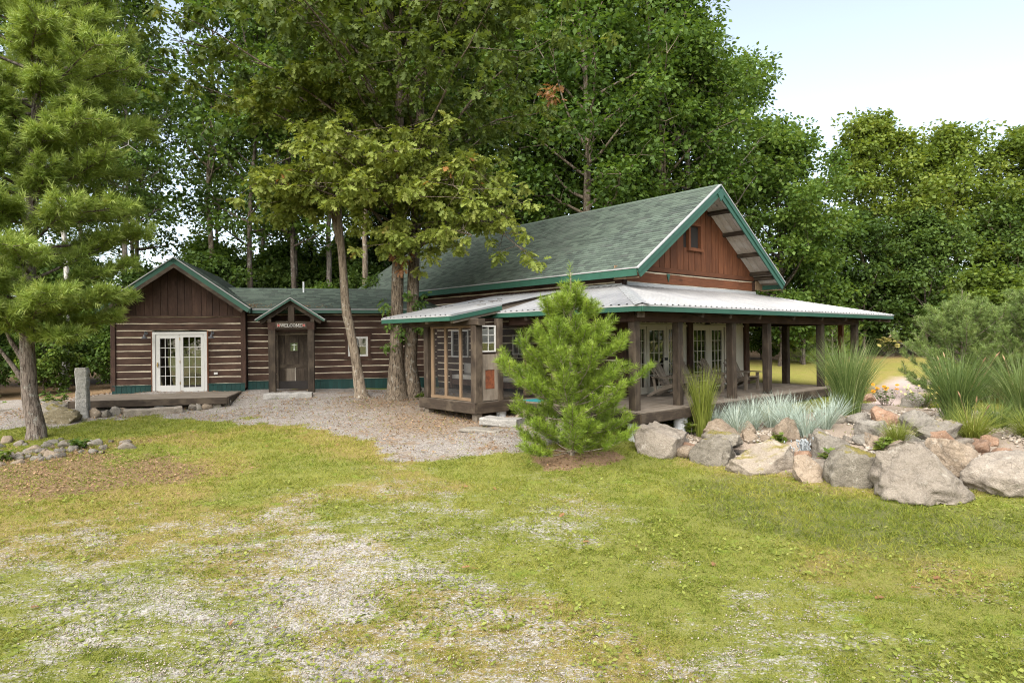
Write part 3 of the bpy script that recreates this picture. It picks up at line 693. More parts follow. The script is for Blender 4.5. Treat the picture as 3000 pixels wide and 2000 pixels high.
for ya, yb in fr: MB().box(-3.76, -3.70, ya, yb, .10, 2.0).build('stud', M['tan_z'], scr)
MB().box(-3.765, -3.695, 2.09, 4.06, 2.0, 2.055).build('top_rail', M['tan_y'], scr); MB().box(-3.765, -3.695, 2.09, 4.06, .02, .10).build('bottom_rail', M['tan_y'], scr)
for k in range(3): MB().box(-3.735, -3.731, fr[k][1], fr[k + 1][0], .10, 2.0).build('screen_panel', M['screen'], scr)
glazed(scr, 'sash', 'x', 1.99, -1, -3.56, -3.05, 1.34, 2.06, 2, 3, .04, 'white', .04)
wp = MB(); wp.box(-3.57, -3.47, 1.90, 1.95, .03, 1.28).box(-3.13, -3.04, 1.90, 1.95, .03, 1.28).box(-3.47, -3.13, 1.915, 1.95, .86, 1.28).box(-3.47, -3.13, 1.915, 1.95, .03, .34)
wpo = wp.build('salvaged_door_panel', M['grey_z'], scr); wpo['label'] = 'weathered whitewashed door panel with rusty metal centre'
MB().box(-3.47, -3.13, 1.93, 1.945, .345, .855).build('rusty_plate', M['rust'], wpo)
MB().box(-2.84, -1.62, 1.955, 1.96, .08, 2.05).build('screen_panel', M['screen'], scr)
MB().box(-2.84, -1.61, 1.92, 2.0, .01, .08).build('bottom_rail', M['post_x'], scr)
# its own shed roof
sS = math.hypot(4.5, .84)
sr_ = MB(); sr_.prism([(-4.5, 2.06, 2.32 - .005), (0, 2.06, 3.155), (0, 2.06, 3.10), (-4.5, 2.06, 2.32 - .06)], (0, 3.45, 0))
sroof = fixn(sr_.build('screen_room_roof', M['post_y'], house))
metal_panels(sroof, (-4.53, 2.05, 2.32), (0, 1, 0), (4.5, 0, .84), 3.47, lambda u: sS, seed=9)
fascia((-4.515, 5.52, 2.32), (-4.515, 2.05, 2.32), sroof); fascia((-4.5, 2.045, 2.32), (-2.75, 2.045, 2.32 + .84 * 1.75 / 4.5), sroof, .12)
MB().beam((-4.5, 2.06, 2.335), (0, 2.06, 3.175), .10, .018, (0, 0, 1)).build('rake_flashing', M['flash'], sroof)
for y in (2.16, 3.35, 5.2):
    fixn(MB().beam((-.2, y, 3.0), (-4.38, y, 2.20), .14, .17).build('rafter', M['grey_x'], sroof))
# twigs fallen on the metal roof
tw = MB(); rng = random.Random(31)
for k in range(9):
    y = rng.uniform(2.6, 4.6); x = rng.uniform(-3.0, -1.6); z = 2.32 + (x + 4.5) * .84 / 4.5 + .05; p = Vector((x, y, z))
    for s in range(3):
        q = p + Vector((rng.uniform(-.16, .16), rng.uniform(-.28, .28), 0)); q.z = 2.32 + (q.x + 4.5) * .84 / 4.5 + .045 + rng.uniform(0, .03); tw.cyl(p, q, .007, .005, 5); p = q
two = tw.build('twigs', M['post_x']); two.location = house.location; two.rotation_euler = house.rotation_euler; tag(two, 'dead twigs and leaves lying on the low metal roof', 'twigs', None, 'stuff')

# ---------------------------------------------------------------- log cabin (left gable) and connecting wing (local frame: x along the front wall, y back)
WROT = rad(13.0); WLOC = (-12.512, 22.65, 0)
camW = Matrix.Rotation(-WROT, 3, 'Z') @ (Vector((0, 0, 1.71)) - Vector(WLOC)); wkey = lambda p: (p - camW).length
cabin = thing('log_cabin', 'small gabled log cabin with white glazed double door, left of the entry', 'cabin', WLOC, WROT)
CX0, CX1, CAX, CAZ = -1.35, 2.97, .81, 4.60; CE = 2.43; CEZ = 2.86; CYF, CYB = -.55, 6.6; cSL = (CAZ - CEZ) / CE
cw = log_wall(cabin, 'x', 0, -1, CX0 + .16, CX1 - .12, .20, 10, .237, [(-.03, 1.73, -1, 2.06)], M['log_x'], M['chink'], gap=.028, seed=41, name='front_wall')
for xa, xb in ((CX0, CX0 + .16), (CX1 - .12, CX1 + .05)): fixn(jbox(xa, xb, -.06, .15, .02, 2.75, 'z', .004, .6, .015).build('corner_post', M['log_z'], cw))
MB().box(CX0 + .16, CX1 - .12, -.055, 0, 2.57, 2.62).build('belt_trim', M['log_x'], cw)
cu = lambda x: CAZ - .15 - abs(x - CAX) * cSL
tri = MB(); tri.prism([(CX0, .02, 2.57), (CX1, .02, 2.57), (CX1, .02, cu(CX1)), (CAX, .02, cu(CAX)), (CX0, .02, cu(CX0))], (0, .1, 0)); fixn(tri.build('gable_backing', M['dark'], cw))
rng = random.Random(12); x = CX0 + .05
while x < CX1 - .05:
    x1 = min(x + rng.choice((.18, .24, .30, .27)), CX1 - .05); xa, xb = x + .006, x1 - .006; ta, tb = cu(xa), cu(xb)
    if max(ta, tb) > 2.65:
        pts = [(xa, 2.62), (xb, 2.62), (xb, max(tb, 2.63)), (xa, max(ta, 2.63))]
        if xa < CAX < xb: pts = [(xa, 2.62), (xb, 2.62), (xb, tb), (CAX, cu(CAX)), (xa, ta)]
        mb = MB(); mb.prism([(p[0], .018, p[1]) for p in pts], (0, -.018 - rng.uniform(.012, .03), 0)); fixn(mb.build('board', M['log_z'], cw))
    x = x1
MB().box(CX0, CX0 + .14, .15, CYB, -.3, 2.9).box(CX1 - .1, CX1, .15, CYB, -.3, 2.9).box(CX0, CX1, CYB - .1, CYB, -.3, 2.9).build('side_wall', M['log_z'], cabin)
MB().box(CX0 + .14, CX1 - .1, .3, CYB - .1, -.12, -.09).build('floor', M['dark'], cabin)
def skirt(parent, xa, xb, y, z0, z1, seed=0):
    r = random.Random(seed); x = xa
    while x < xb - .02:
        x1 = min(x + r.uniform(.13, .17), xb); MB().box(x + .004, x1 - .004, y - .025 - r.uniform(0, .006), y, z0, z1).build('skirt_board', M['skirt'], parent); x = x1
    MB().box(xa, xb, y - .045, y + .001, z1, z1 + .03).build('skirt_cap', M['skirt'], parent)
sk = MB().box(CX0 + .03, CX1, -.03, .1, -.5, .17).build('skirting', M['dark'], cabin)
skirt(sk, CX0 + .04, -.05, -.031, -.35, .17, 1); skirt(sk, 1.75, CX1 + .03, -.031, -.35, .17, 2)
# double door
ddf = MB(); ddf.box(-.03, .06, -.08, .06, -.08, 2.04).box(1.64, 1.73, -.08, .06, -.08, 2.04).box(.06, 1.64, -.08, .06, 1.96, 2.04).box(.06, 1.64, -.1, .06, -.1, -.05)
dd = ddf.build('double_door', M['white'], cw)
glazed(dd, 'door_leaf', 'x', .0, -1, .07, .845, -.045, 1.955, 3, 5, .14, 'white', .06, bottom=.22)
glazed(dd, 'door_leaf', 'x', .0, -1, .855, 1.63, -.045, 1.955, 3, 5, .10, 'white', .06, bottom=.14)
MB().box(.12, .15, -.10, -.06, .82, .98).cyl((.135, -.11, .9), (.135, -.06, .9), .028, .028, 10).build('door_handle', M['brass'], dd)
for z in (.2, .95, 1.75): MB().box(.838, .862, -.075, -.06, z, z + .09).build('hinge', M['brass'], dd)
MB().box(-.075, -.035, -.07, .02, -.1, 2.08).build('door_casing', M['red_z'], cw); MB().box(1.735, 1.77, -.07, .02, -.1, 2.08).build('door_casing', M['red_z'], cw)
MB().box(1.95, 2.07, -.06, -.035, .52, .60).build('outlet_box', M['white'], cw)
# cabin roof
cvL = Vector((CE, 0, CAZ - CEZ)).normalized(); cvR = Vector((-CE, 0, CAZ - CEZ)).normalized(); cS = math.hypot(CE, CAZ - CEZ)
m = MB(); m.prism([(CAX - CE, CYF, CEZ), (CAX, CYF, CAZ), (CAX + CE, CYF, CEZ), (CAX + CE - .02, CYF, CEZ - .06), (CAX, CYF, CAZ - .07), (CAX - CE + .02, CYF, CEZ - .06)], (0, CYB - CYF + .3, 0))
croof = fixn(m.build('roof', M['post_y'], cabin))
shingle_roof(croof, (CAX + CE, CYF, CEZ + .002), (0, 1, 0), cvR, CYB - CYF + .3, cS, None, 150, wkey, seed=6)
shingle_roof(croof, (CAX - CE, CYF, CEZ + .002), (0, 1, 0), cvL, CYB - CYF + .3, cS, None, 0, wkey, seed=7)
for s, v in ((-1, cvL), (1, cvR)):
    n = Vector((s * cvL.z, 0, cvL.x)); a = Vector((CAX + s * CE, 0, CEZ)); b_ = Vector((CAX, 0, CAZ))
    def rk2(y, w, h, off, m_, nm, ext):
        p, q = a - v * ext - n * off, b_ - n * off; fixn(MB().beam((p.x, y, p.z), (q.x, y, q.z), w, h, n).build(nm, M[m_], croof))
    rk2(CYF - .015, .03, .17, .085, 'green', 'rake_board', .03); rk2(CYF - .005, .045, .13, .225, 'post_x', 'barge_rafter', -.12)
    rk2(CYF - .02, .10, .028, .0, 'dripedge', 'rake_drip_edge', .04)
    MB().box(*sorted((CAX + s * (CE - .03), CAX + s * CE)), CYF, CYB, CEZ - .17, CEZ - .03).build('fascia', M['green'], croof)
for fr in (.02, .5, .98):
    pass
MB().beam((CAX, CYF + .02, CAZ - .24), (CAX, .02, CAZ - .24), .12, .16).build('ridge_beam', M['post_y'], croof)

# ---------------------------------------------------------------- wing with the entry
wing = thing('log_wing', 'low log wing with timber entry portico between the cabin and the big house', 'house wing', WLOC, WROT)
WY = .30
ww = log_wall(wing, 'x', WY, -1, CX1 + .06, 10.4, .24, 11, .24, [(4.02, 5.22, -1, 2.02), (6.47, 7.40, .98, 1.92)], M['log_x'], M['chink'], gap=.028, seed=51, name='front_wall')
MB().box(CX1, 10.4, WY + .2, WY + .3, -.3, 2.9).box(CX1, 10.4, 5.2, 5.3, -.3, 2.9).build('rear_wall', M['dark'], wing)
sk = MB().box(CX1 + .05, 10.4, WY - .01, WY + .1, -.6, .21).build('skirting', M['dark'], wing)
skirt(sk, CX1 + .06, 3.95, WY - .011, -.40, .20, 3); skirt(sk, 5.28, 10.3, WY - .011, -.40, .20, 4)
wf_ = MB(); wf_.box(6.47, 6.57, WY - .07, WY + .1, .98, 1.92).box(7.30, 7.40, WY - .07, WY + .1, .98, 1.92).box(6.42, 7.45, WY - .08, WY + .1, 1.83, 1.93).box(6.42, 7.45, WY - .09, WY + .1, .97, 1.08)
wf_o = wf_.build('window', M['log_x'], ww); glazed(wf_o, 'sash', 'x', WY + .02, -1, 6.57, 7.30, 1.08, 1.83, 2, 2, .075, 'white', .07)
REY, REZ, RRY, RRZ = -.12, 2.84, 2.55, 3.78; RXa, RXb = 1.2, 11.5
wv = Vector((0, RRY - REY, RRZ - REZ)).normalized(); wS = math.hypot(RRY - REY, RRZ - REZ)
def wclip(u, v):
    x = RXa + u; z = REZ + v * wv.z; return x > CAX + (CAZ - z) / cSL - .12
def wx(z): return CAX + (CAZ - z) / cSL - .1
m = MB(); m.add([(wx(REZ), REY, REZ), (RXb, REY, REZ), (RXb, RRY, RRZ), (wx(RRZ), RRY, RRZ), (RXb, 5.3, REZ), (wx(REZ), 5.3, REZ)] + [(wx(REZ), REY, REZ - .06), (RXb, REY, REZ - .06), (RXb, RRY, RRZ - .06), (wx(RRZ), RRY, RRZ - .06), (RXb, 5.3, REZ - .06), (wx(REZ), 5.3, REZ - .06)],
               [(0, 1, 2, 3), (3, 2, 4, 5), (9, 8, 7, 6), (11, 10, 8, 9), (6, 7, 1, 0), (4, 10, 11, 5)])
wroof = m.build('roof', M['post_x'], wing)
shingle_roof(wroof, (RXa, REY, REZ + .002), (1, 0, 0), wv, RXb - RXa, wS, wclip, 300, wkey, seed=8)
cap = MB()
for i in range(30):
    x0 = wx(RRZ) + i * .302; cap.prism([(x0, RRY - .14, RRZ - .04), (x0, RRY, RRZ + .02), (x0, RRY + .14, RRZ - .04), (x0, RRY, RRZ)], (.297, 0, 0))
fixn(cap.build('ridge_cap', M['shingle'], wroof))
MB().box(wx(REZ) + .1, 10.6, REY - .03, REY, REZ - .15, REZ - .025).build('fascia', M['green'], wroof)
MB().beam((wx(REZ) + .1, REY - .045, REZ - .012), (10.6, REY - .045, REZ - .012), .05, .035).build('drip_edge', M['dripedge'], wroof)
MB().box(CX1 + .06, 10.4, REY, WY, REZ - .10, REZ - .07).build('soffit', M['log_x'], wroof)
vp = MB().cyl((4.85, 2.0, 3.45), (4.85, 2.0, 4.02), .035, .035, 12).build('vent_pipe', M['pier'], wroof)
# door in its recess
ed = MB(); ed.box(4.02, 4.09, WY - .04, WY + .2, -.1, 2.02).box(5.15, 5.22, WY - .04, WY + .2, -.1, 2.02).box(4.09, 5.15, WY - .04, WY + .2, 1.94, 2.02)
edo = ed.build('entry_door', M['post_z'], ww); rng = random.Random(77)
xs = [4.09, 4.30, 4.48, 4.78, 4.97, 5.15]
for k in range(5):
    xa, xb = xs[k] + .003, xs[k + 1] - .003; d = rng.uniform(0, .008)
    if k in (1, 3): d += .012
    segs = [(-.08, 1.94)] if k != 2 else [(-.08, 1.30), (1.63, 1.94)]
    for za, zb in segs: MB().box(xa, xb, WY + .03 + d, WY + .09, za, zb).build('door_board', M['post_z'], edo)
MB().box(4.13, 5.11, WY + .012, WY + .03, .70, .82).build('door_rail', M['post_x'], edo); MB().box(4.13, 5.11, WY + .012, WY + .03, -.05, .07).build('door_rail', M['post_x'], edo)
MB().box(4.36, 4.66, WY + .02, WY + .031, .12, .68).build('door_panel', M['grey_z'], edo); MB().box(4.69, 4.98, WY + .022, WY + .032, .12, .68).build('door_panel', M['post_z'], edo)
MB().box(4.665, 4.68, WY + .014, WY + .03, .08, .70).build('pale_joint_strip', M['white_z'], edo)
dw = MB(); dw.box(4.47, 4.50, WY, WY + .07, 1.29, 1.64).box(4.76, 4.79, WY, WY + .07, 1.29, 1.64).box(4.50, 4.76, WY, WY + .07, 1.61, 1.64).box(4.50, 4.76, WY, WY + .07, 1.29, 1.32)
dwo = dw.build('door_window', M['post_z'], edo); MB().box(4.50, 4.76, WY + .035, WY + .04, 1.32, 1.61).build('pane', M['greenglass'], dwo)
lg = MB(); lg.prism([(4.605, WY + .03, 1.33), (4.665, WY + .03, 1.33), (4.648, WY + .03, 1.46), (4.648, WY + .03, 1.585), (4.622, WY + .03, 1.585), (4.622, WY + .03, 1.46)], (0, -.005, 0)).prism([(4.55, WY + .0305, 1.525), (4.72, WY + .0305, 1.525), (4.72, WY + .0305, 1.545), (4.55, WY + .0305, 1.545)], (0, -.0045, 0))
fixn(lg.build('cross_motif', M['leadglass'], dwo))
MB().box(3.95, 5.3, WY - .5, WY + .05, -.2, -.095).build('threshold', M['post_x'], ww)
# portico
pt = MB().box(3.87, 4.13, -.83, .26, 2.08, 2.35).box(5.19, 5.44, -.83, .26, 2.08, 2.35)
por = pt.build('portico', M['log_y'], wing)
for xa, xb in ((3.88, 4.12), (5.20, 5.43)): fixn(jbox(xa, xb, -.82, -.58, -.20, 2.08, 'z', .008, .5, .02).build('post', M['post_z'], por))
MB().box(4.13, 5.19, -.80, -.62, 2.085, 2.12).build('tie_beam', M['post_x'], por); MB().box(4.13, 5.19, -.74, -.62, 2.12, 2.35).build('tie_beam', M['post_x'], por)
fixn(jbox(4.54, 4.76, -.80, -.62, 2.35, 3.0, 'z', .005, .4, .015).build('king_post', M['post_z'], por))
PAX, PAZ, PHW, PEZ = 4.65, 3.20, 1.15, 2.44; pv = (PAZ - PEZ) / PHW
pr_ = MB(); pr_.prism([(PAX - PHW, -1.0, PEZ), (PAX, -1.0, PAZ), (PAX + PHW, -1.0, PEZ), (PAX + PHW, -1.0, PEZ - .05), (PAX, -1.0, PAZ - .055), (PAX - PHW, -1.0, PEZ - .05)], (0, 1.9, 0))
pro = fixn(pr_.build('portico_roof', M['post_y'], por))
for s in (-1, 1):
    d = Vector((-s * PHW, 0, PAZ - PEZ)).normalized(); n = Vector((s * d.z, 0, abs(d.x))); a = Vector((PAX + s * PHW, 0, PEZ)); b_ = Vector((PAX, 0, PAZ)); pl = (b_ - a).length
    shingle_roof(pro, (a.x, -1.0, a.z + .002), (0, 1, 0), d, 1.9, pl, None, 25, wkey, seed=15 + s)
    p, q = a - d * .02 - n * .045, b_ - n * .045; fixn(MB().beam((p.x, -1.012, p.z), (q.x, -1.012, q.z), .022, .065, n).build('rake_board', M['green'], pro))
    p, q = a - d * .03 - n * .0, b_ - n * .0; fixn(MB().beam((p.x, -1.02, p.z), (q.x, -1.02, q.z), .07, .024, n).build('drip_edge', M['dripedge'], pro))
    p, q = a - n * .14 + d * .05, b_ - n * .14 - d * .06; fixn(MB().beam((p.x, -.72, p.z), (q.x, -.72, q.z), .16, .15, n).build('rafter', M['post_x'], por))
    MB().box(*sorted((PAX + s * .78, PAX + s * .66)), -.86, .2, 2.35, 2.46).build('plate', M['post_y'], por)

rl = np.random.RandomState(4); n = 420; lx = 2.75 + np.abs(rl.normal(0, .55, n)); ly = REY + .05 + np.abs(rl.normal(0, .28, n)); lx = np.where(rl.rand(n) < .25, 5.2 + rl.normal(0, .5, n), lx); lz = REZ + (ly - REY) * (RRZ - REZ) / (RRY - REY) + .03
ROOF_LITTER = np.c_[lx, ly, lz]
# WELCOME sign on the tie beam
sgn = thing('welcome_sign', 'brown wooden sign lettered WELCOME between two red motifs over the entry door', 'sign', WLOC, WROT)
MB().box(4.135, 5.185, -.845, -.805, 2.125, 2.345).build('board', M['post_x'], sgn)
LET = {'W': (.17, [((0, 1), (.27, 0)), ((.27, 0), (.5, .95)), ((.5, .95), (.73, 0)), ((.73, 0), (1, 1))], [(0, 1), (.5, 1), (1, 1)]),
       'E': (.105, [((.12, 0), (.12, 1)), ((0, 1), (.95, 1)), ((0, 0), (1, 0)), ((.12, .52), (.7, .52)), ((.95, 1), (.95, .8)), ((1, 0), (1, .22))], []),
       'L': (.10, [((.15, 0), (.15, 1)), ((0, 0), (1, 0)), ((1, 0), (1, .25))], [(.15, 1)]),
       'C': (.12, [((1, .8), (.7, 1)), ((.7, 1), (.3, .95)), ((.3, .95), (.03, .68)), ((.03, .68), (.03, .32)), ((.03, .32), (.3, .05)), ((.3, .05), (.7, 0)), ((.7, 0), (1, .2)), ((1, .8), (1, 1))], []),
       'O': (.125, [((.5, 1), (.15, .85)), ((.15, .85), (0, .5)), ((0, .5), (.15, .15)), ((.15, .15), (.5, 0)), ((.5, 0), (.85, .15)), ((.85, .15), (1, .5)), ((1, .5), (.85, .85)), ((.85, .85), (.5, 1))], []),
       'M': (.16, [((.1, 0), (.14, 1)), ((.14, 1), (.5, .1)), ((.5, .1), (.86, 1)), ((.86, 1), (.9, 0))], [(.1, 0), (.9, 0), (.14, 1), (.86, 1)])}
LH = .092; z0 = 2.188; wtot = sum(LET[c][0] for c in 'WELCOME') + 6 * .018; x = 4.66 - .365
for c in 'WELCOME':
    w, segs, ser = LET[c]; w *= .72; mb = MB(); k = 0
    for (p, q) in segs:
        mb.beam((x + p[0] * w, -.849 - .0006 * k, z0 + p[1] * LH), (x + q[0] * w, -.849 - .0006 * k, z0 + q[1] * LH), .008, .017, (0, -1, 0)) if False else mb.beam((x + p[0] * w, -.849 - .0006 * k, z0 + p[1] * LH), (x + q[0] * w, -.849 - .0006 * k, z0 + q[1] * LH), .012, .008, (0, -1, 0)); k += 1
    for (p, q) in ser:
        mb.box(x + p * w - .022, x + p * w + .022, -.856, -.847, z0 + q * LH - .006, z0 + q * LH + .006)
    fixn(mb.build('letter', M['whitelet'], sgn)); x += w + .015
for xc in (4.235, 5.085):
    mo = MB(); r = .042; zc = z0 + LH / 2
    mo.box(xc - r, xc + r, -.850, -.846, zc - r, zc + r); o = mo.build('red_motif', M['redpaint'], sgn)
    for dx in (-1, 1):
        for dz in (-1, 1): MB().box(xc + dx * .036 - .011, xc + dx * .036 + .011, -.854, -.8505, zc + dz * .036 - .011, zc + dz * .036 + .011).build('white_dot', M['whitelet'], o)

# wall lamps
def barn_lamp(parent_frame, x, y, z, label):
    loc, rot = parent_frame
    o = thing('barn_lamp', label, 'wall lamp', tuple(Matrix.Translation(loc) @ Matrix.Rotation(rot, 4, 'Z') @ Vector((x, y, z))), rot, 'black barn lamps on the walls')
    MB().cyl((0, 0, .10), (0, -.02, .10), .05, .05, 14).build('wall_plate', M['lampgrey'], o)
    a = MB(); pts = [(0, -.02, .10), (0, -.08, .15), (0, -.15, .16), (0, -.20, .12), (0, -.21, .04)]
    for p, q in zip(pts, pts[1:]): a.cyl(p, q, .012, .012, 8)
    a.build('arm', M['lampgrey'], o)
    s = MB(); s.cyl((0, -.21, .05), (0, -.21, -.02), .03, .045, 18, True).cyl((0, -.21, -.02), (0, -.21, -.085), .045, .125, 22, False); s.build('shade', M['lampgrey'], o)
    return o
barn_lamp((WLOC, WROT), -.22, -.045, 1.90, 'black barn lamp on log wall left of the white double door')
barn_lamp((WLOC, WROT), 1.92, -.045, 1.90, 'black barn lamp on log wall right of the white double door')
barn_lamp(((3.135, 18.3, 0), HROT), 3.95, -.02, 2.16, 'black barn lamp above the porch french doors')

# deck in front of the cabin
wd = thing('wooden_deck', 'low weathered plank deck on stones in front of the white double door', 'deck', WLOC, WROT)
MB().box(-1.52, 2.78, -2.5, -.1, -.20, -.115).build('joist_frame', M['dark'], wd); rng = random.Random(3)
for i in range(17):
    y0 = -2.58 + i * .147; fixn(jbox(-1.6 + rng.uniform(-.01, .01), 2.86 + rng.uniform(-.01, .01), y0, y0 + .14, -.114, -.08 + rng.uniform(-.003, .003), 'x', .002, .9, .006, rng).build('plank', M['grey_x'], wd))
fixn(jbox(-1.6, 2.86, -2.64, -2.585, -.30, -.085, 'x', .004, .8, .012).build('rim_board', M['post_x'], wd)); fixn(jbox(2.865, 2.92, -2.6, -.1, -.30, -.085, 'y', .004, .8, .012).build('rim_board', M['post_y'], wd)); fixn(jbox(-1.66, -1.605, -2.6, -.1, -.30, -.085, 'y', .004, .8, .012).build('rim_board', M['post_y'], wd))
for x in (-1.2, .8, 2.4): MB().cyl((x, -2.2, -.75), (x, -2.2, -.205), .19, .17, 20).build('pier', M['pier'], wd)

# ---------------------------------------------------------------- furniture on the porch
def adirondack(name, label, loc, rotz, group):
    """faces local -y"""
    o = thing(name, label, 'chair', loc, rotz, group); W = .60
    for s in (-1, 1):
        x = s * W / 2
        MB().box(x - .02, x + .02, -.46, -.36, 0, .54).build('leg', M['grey_z'], o)
        r = MB(); prof = [(-.50, .37), (-.47, .40), (-.3, .395), (0, .30), (.30, .16), (.50, .05), (.53, .0), (.44, .0), (.25, .09), (-.02, .20), (-.3, .29), (-.47, .30), (-.50, .33)]
        xx = x - s * .042
        r.prism([(xx - .018, p[0], p[1]) for p in prof], (.036, 0, 0)); fixn(r.build('side_rail', M['grey_y'], o))
        a = MB(); a.prism([(x - .06 + s * .02, -.54, .55), (x + .08 * s + .0, -.54, .55), (x + .08 * s, .0, .55), (x + .03 * s, .34, .55), (x - .02 * s, .34, .55), (x - .06 * s, 0, .55)] if s > 0 else [(x + .06, -.54, .55), (x - .08, -.54, .55), (x - .08, .0, .55), (x - .03, .34, .55), (x + .02, .34, .55), (x + .06, 0, .55)], (0, 0, .028)); fixn(a.build('armrest', M['grey_y'], o))
        MB().beam((x - s * .02, .22, .12), (x - s * .02, .30, .56), .035, .07, (0, 1, 0)).build('leg', M['grey_z'], o)
    MB().box(-W / 2, W / 2, .29, .325, .50, .55).build('back_rail', M['grey_x'], o)
    for k in range(6):
        t = k / 5; y = -.47 + t * .45; z = .41 - max(0, y + .3) * .33
        MB().beam((-W / 2 + .02, y, z), (W / 2 - .02, y, z), .075, .022).build('seat_slat', M['grey_x'], o)
    for k in range(7):
        u = (k - 3) / 3; b0 = Vector((u * .19, .0, .24)); top = Vector((u * .30, .42 , 1.02 - .17 * u * u))
        d = (top - b0).normalized(); w0, w1 = .055, .083; n = Vector((0, -1, .5)).normalized(); sx = Vector((1, 0, 0)); tck = n * .02
        mb = MB(); mb.prism([b0 - sx * w0 / 2, b0 + sx * w0 / 2, top + sx * w1 / 2 - d * .02, top + sx * w1 * .25, top - sx * w1 * .25, top - sx * w1 / 2 - d * .02], tck); fixn(mb.build('back_slat', M['grey_z'], o))
    MB().box(-W / 2 + .02, W / 2 - .02, .30, .325, .53, .57).build('back_brace', M['grey_x'], o)
    return o
def hw(x, y, z=0.0): return tuple(Matrix.Translation((3.135, 18.3, 0)) @ Matrix.Rotation(HROT, 4, 'Z') @ Vector((x, y, z)))
gch = 'wooden armchairs on the porch'
for (x, y, dr, lb) in ((1.05, -.75, .10, 'weathered slatted armchair nearest the porch corner, left of the second post'), (2.15, -.75, -.08, 'weathered slatted armchair just right of the second porch post'),
                       (3.40, -.80, .06, 'weathered slatted armchair behind the upright yellow green grass'), (4.85, -.85, -.12, 'weathered slatted armchair farthest right, beside the fourth porch post')):
    adirondack('slatted_armchair', lb, hw(x, y, .003), HROT + dr, gch)
def cushion(name, parent, x0, x1, y0, y1, z0, z1, bulge=.04, rotx=0):
    n = 5; V_, F_ = [], []
    import bmesh
    bm = bmesh.new(); bmesh.ops.create_cube(bm, size=1.0); bmesh.ops.subdivide_edges(bm, edges=bm.edges[:], cuts=3, use_grid_fill=True)
    for v in bm.verts:
        c = v.co; f = (1 - (2 * c.x) ** 4) * (1 - (2 * c.y) ** 4) * 1.0; g = (1 - (2 * c.z) ** 2)
        v.co = Vector(((x0 + x1) / 2 + c.x * (x1 - x0), (y0 + y1) / 2 + c.y * (y1 - y0), (z0 + z1) / 2 + c.z * (z1 - z0)))
        q = Vector((c.x, c.y, c.z)); q.normalize(); v.co += q * bulge * .5
    me = bpy.data.meshes.new(name); bm.to_mesh(me); bm.free()
    for p in me.polygons: p.use_smooth = True
    return link(name, me, parent, M['cushion'])
sofa = thing('porch_sofa', 'beige cushioned sofa on dark frame inside the screened porch room', 'sofa', hw(-.62, 4.9, .0), HROT - PI / 2)
# local: faces -y (toward the yard), x along the wall
MB().box(-1.95, 1.95, -.38, .42, .12, .30).box(-1.95, 1.95, .34, .42, .30, .70).build('frame', M['log_x'], sofa)
for x in (-1.97, 1.97): MB().box(x - .05, x + .05, -.40, .42, .0, .58).build('arm', M['log_z'], sofa)
for k in range(3):
    xa = -1.9 + k * 1.27; cushion('seat_cushion', sofa, xa, xa + 1.23, -.37, .30, .31, .45)
    cushion('back_cushion', sofa, xa + .02, xa + 1.2, .14, .33, .45, .82, .06)
mat_ = MB().box(-2.55, -1.7, .75, 1.45, .004, .02).build('door_mat', M['teal']); mat_.location = (3.135, 18.3, 0); mat_.rotation_euler = (0, 0, HROT)
tag(mat_, 'teal door mat on the deck edge beside the screened room', 'door mat')

# ---------------------------------------------------------------- foliage materials
def mk_leaf(name, stops, trans=.42, rough=.55, gloss=.25, sheen=0):
    m, nt, b = newmat(name); out = nt.nodes["Material Output"]
    at = N(nt, "ShaderNodeAttribute", attribute_name="rnd"); tn = N(nt, "ShaderNodeAttribute", attribute_name="tone"); oi = N(nt, "ShaderNodeObjectInfo")
    f = math2(nt, 'ADD', math2(nt, 'MULTIPLY', at.outputs["Fac"], .45), math2(nt, 'MULTIPLY', tn.outputs["Fac"], .55))
    f = math2(nt, 'ADD', f, math2(nt, 'MULTIPLY', math2(nt, 'SUBTRACT', oi.outputs["Random"], .5), .22))
    cc = ramp(nt, f, stops)
    nt.links.new(cc, b.inputs["Base Color"]); b.inputs["Roughness"].default_value = rough; b.inputs["Specular IOR Level"].default_value = gloss
    t = N(nt, "ShaderNodeBsdfTranslucent"); nt.links.new(mixc(nt, 1.0, cc, (1.15, 1.1, .55), 'MULTIPLY'), t.inputs[0])
    mx = N(nt, "ShaderNodeMixShader"); mx.inputs[0].default_value = trans
    nt.links.new(b.outputs[0], mx.inputs[1]); nt.links.new(t.outputs[0], mx.inputs[2]); nt.links.new(mx.outputs[0], out.inputs[0]); return m
M['leaf_green'] = mk_leaf('mid_green_leaf', [(0, (.036, .072, .014)), (.35, (.072, .130, .024)), (.7, (.124, .190, .036)), (1, (.205, .250, .050))])
M['leaf_dark'] = mk_leaf('dark_green_leaf', [(0, (.032, .062, .015)), (.4, (.064, .112, .024)), (.8, (.112, .170, .038)), (1, (.170, .215, .052))])
M['leaf_yellow'] = mk_leaf('yellow_green_leaf', [(0, (.050, .084, .013)), (.35, (.096, .145, .022)), (.7, (.152, .202, .034)), (1, (.225, .250, .050))])
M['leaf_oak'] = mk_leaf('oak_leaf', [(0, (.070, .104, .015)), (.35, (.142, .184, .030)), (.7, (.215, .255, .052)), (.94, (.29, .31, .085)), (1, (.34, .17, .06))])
M['leaf_oakdark'] = mk_leaf('shaded_oak_leaf', [(0, (.040, .064, .012)), (.4, (.080, .116, .021)), (.8, (.134, .172, .034)), (1, (.21, .22, .055))])  # darker copy of the oak leaf: upper canopy shade put into its colour
M['leaf_rust'] = mk_leaf('dead_rusty_leaf', [(0, (.20, .085, .035)), (1, (.42, .24, .13))])
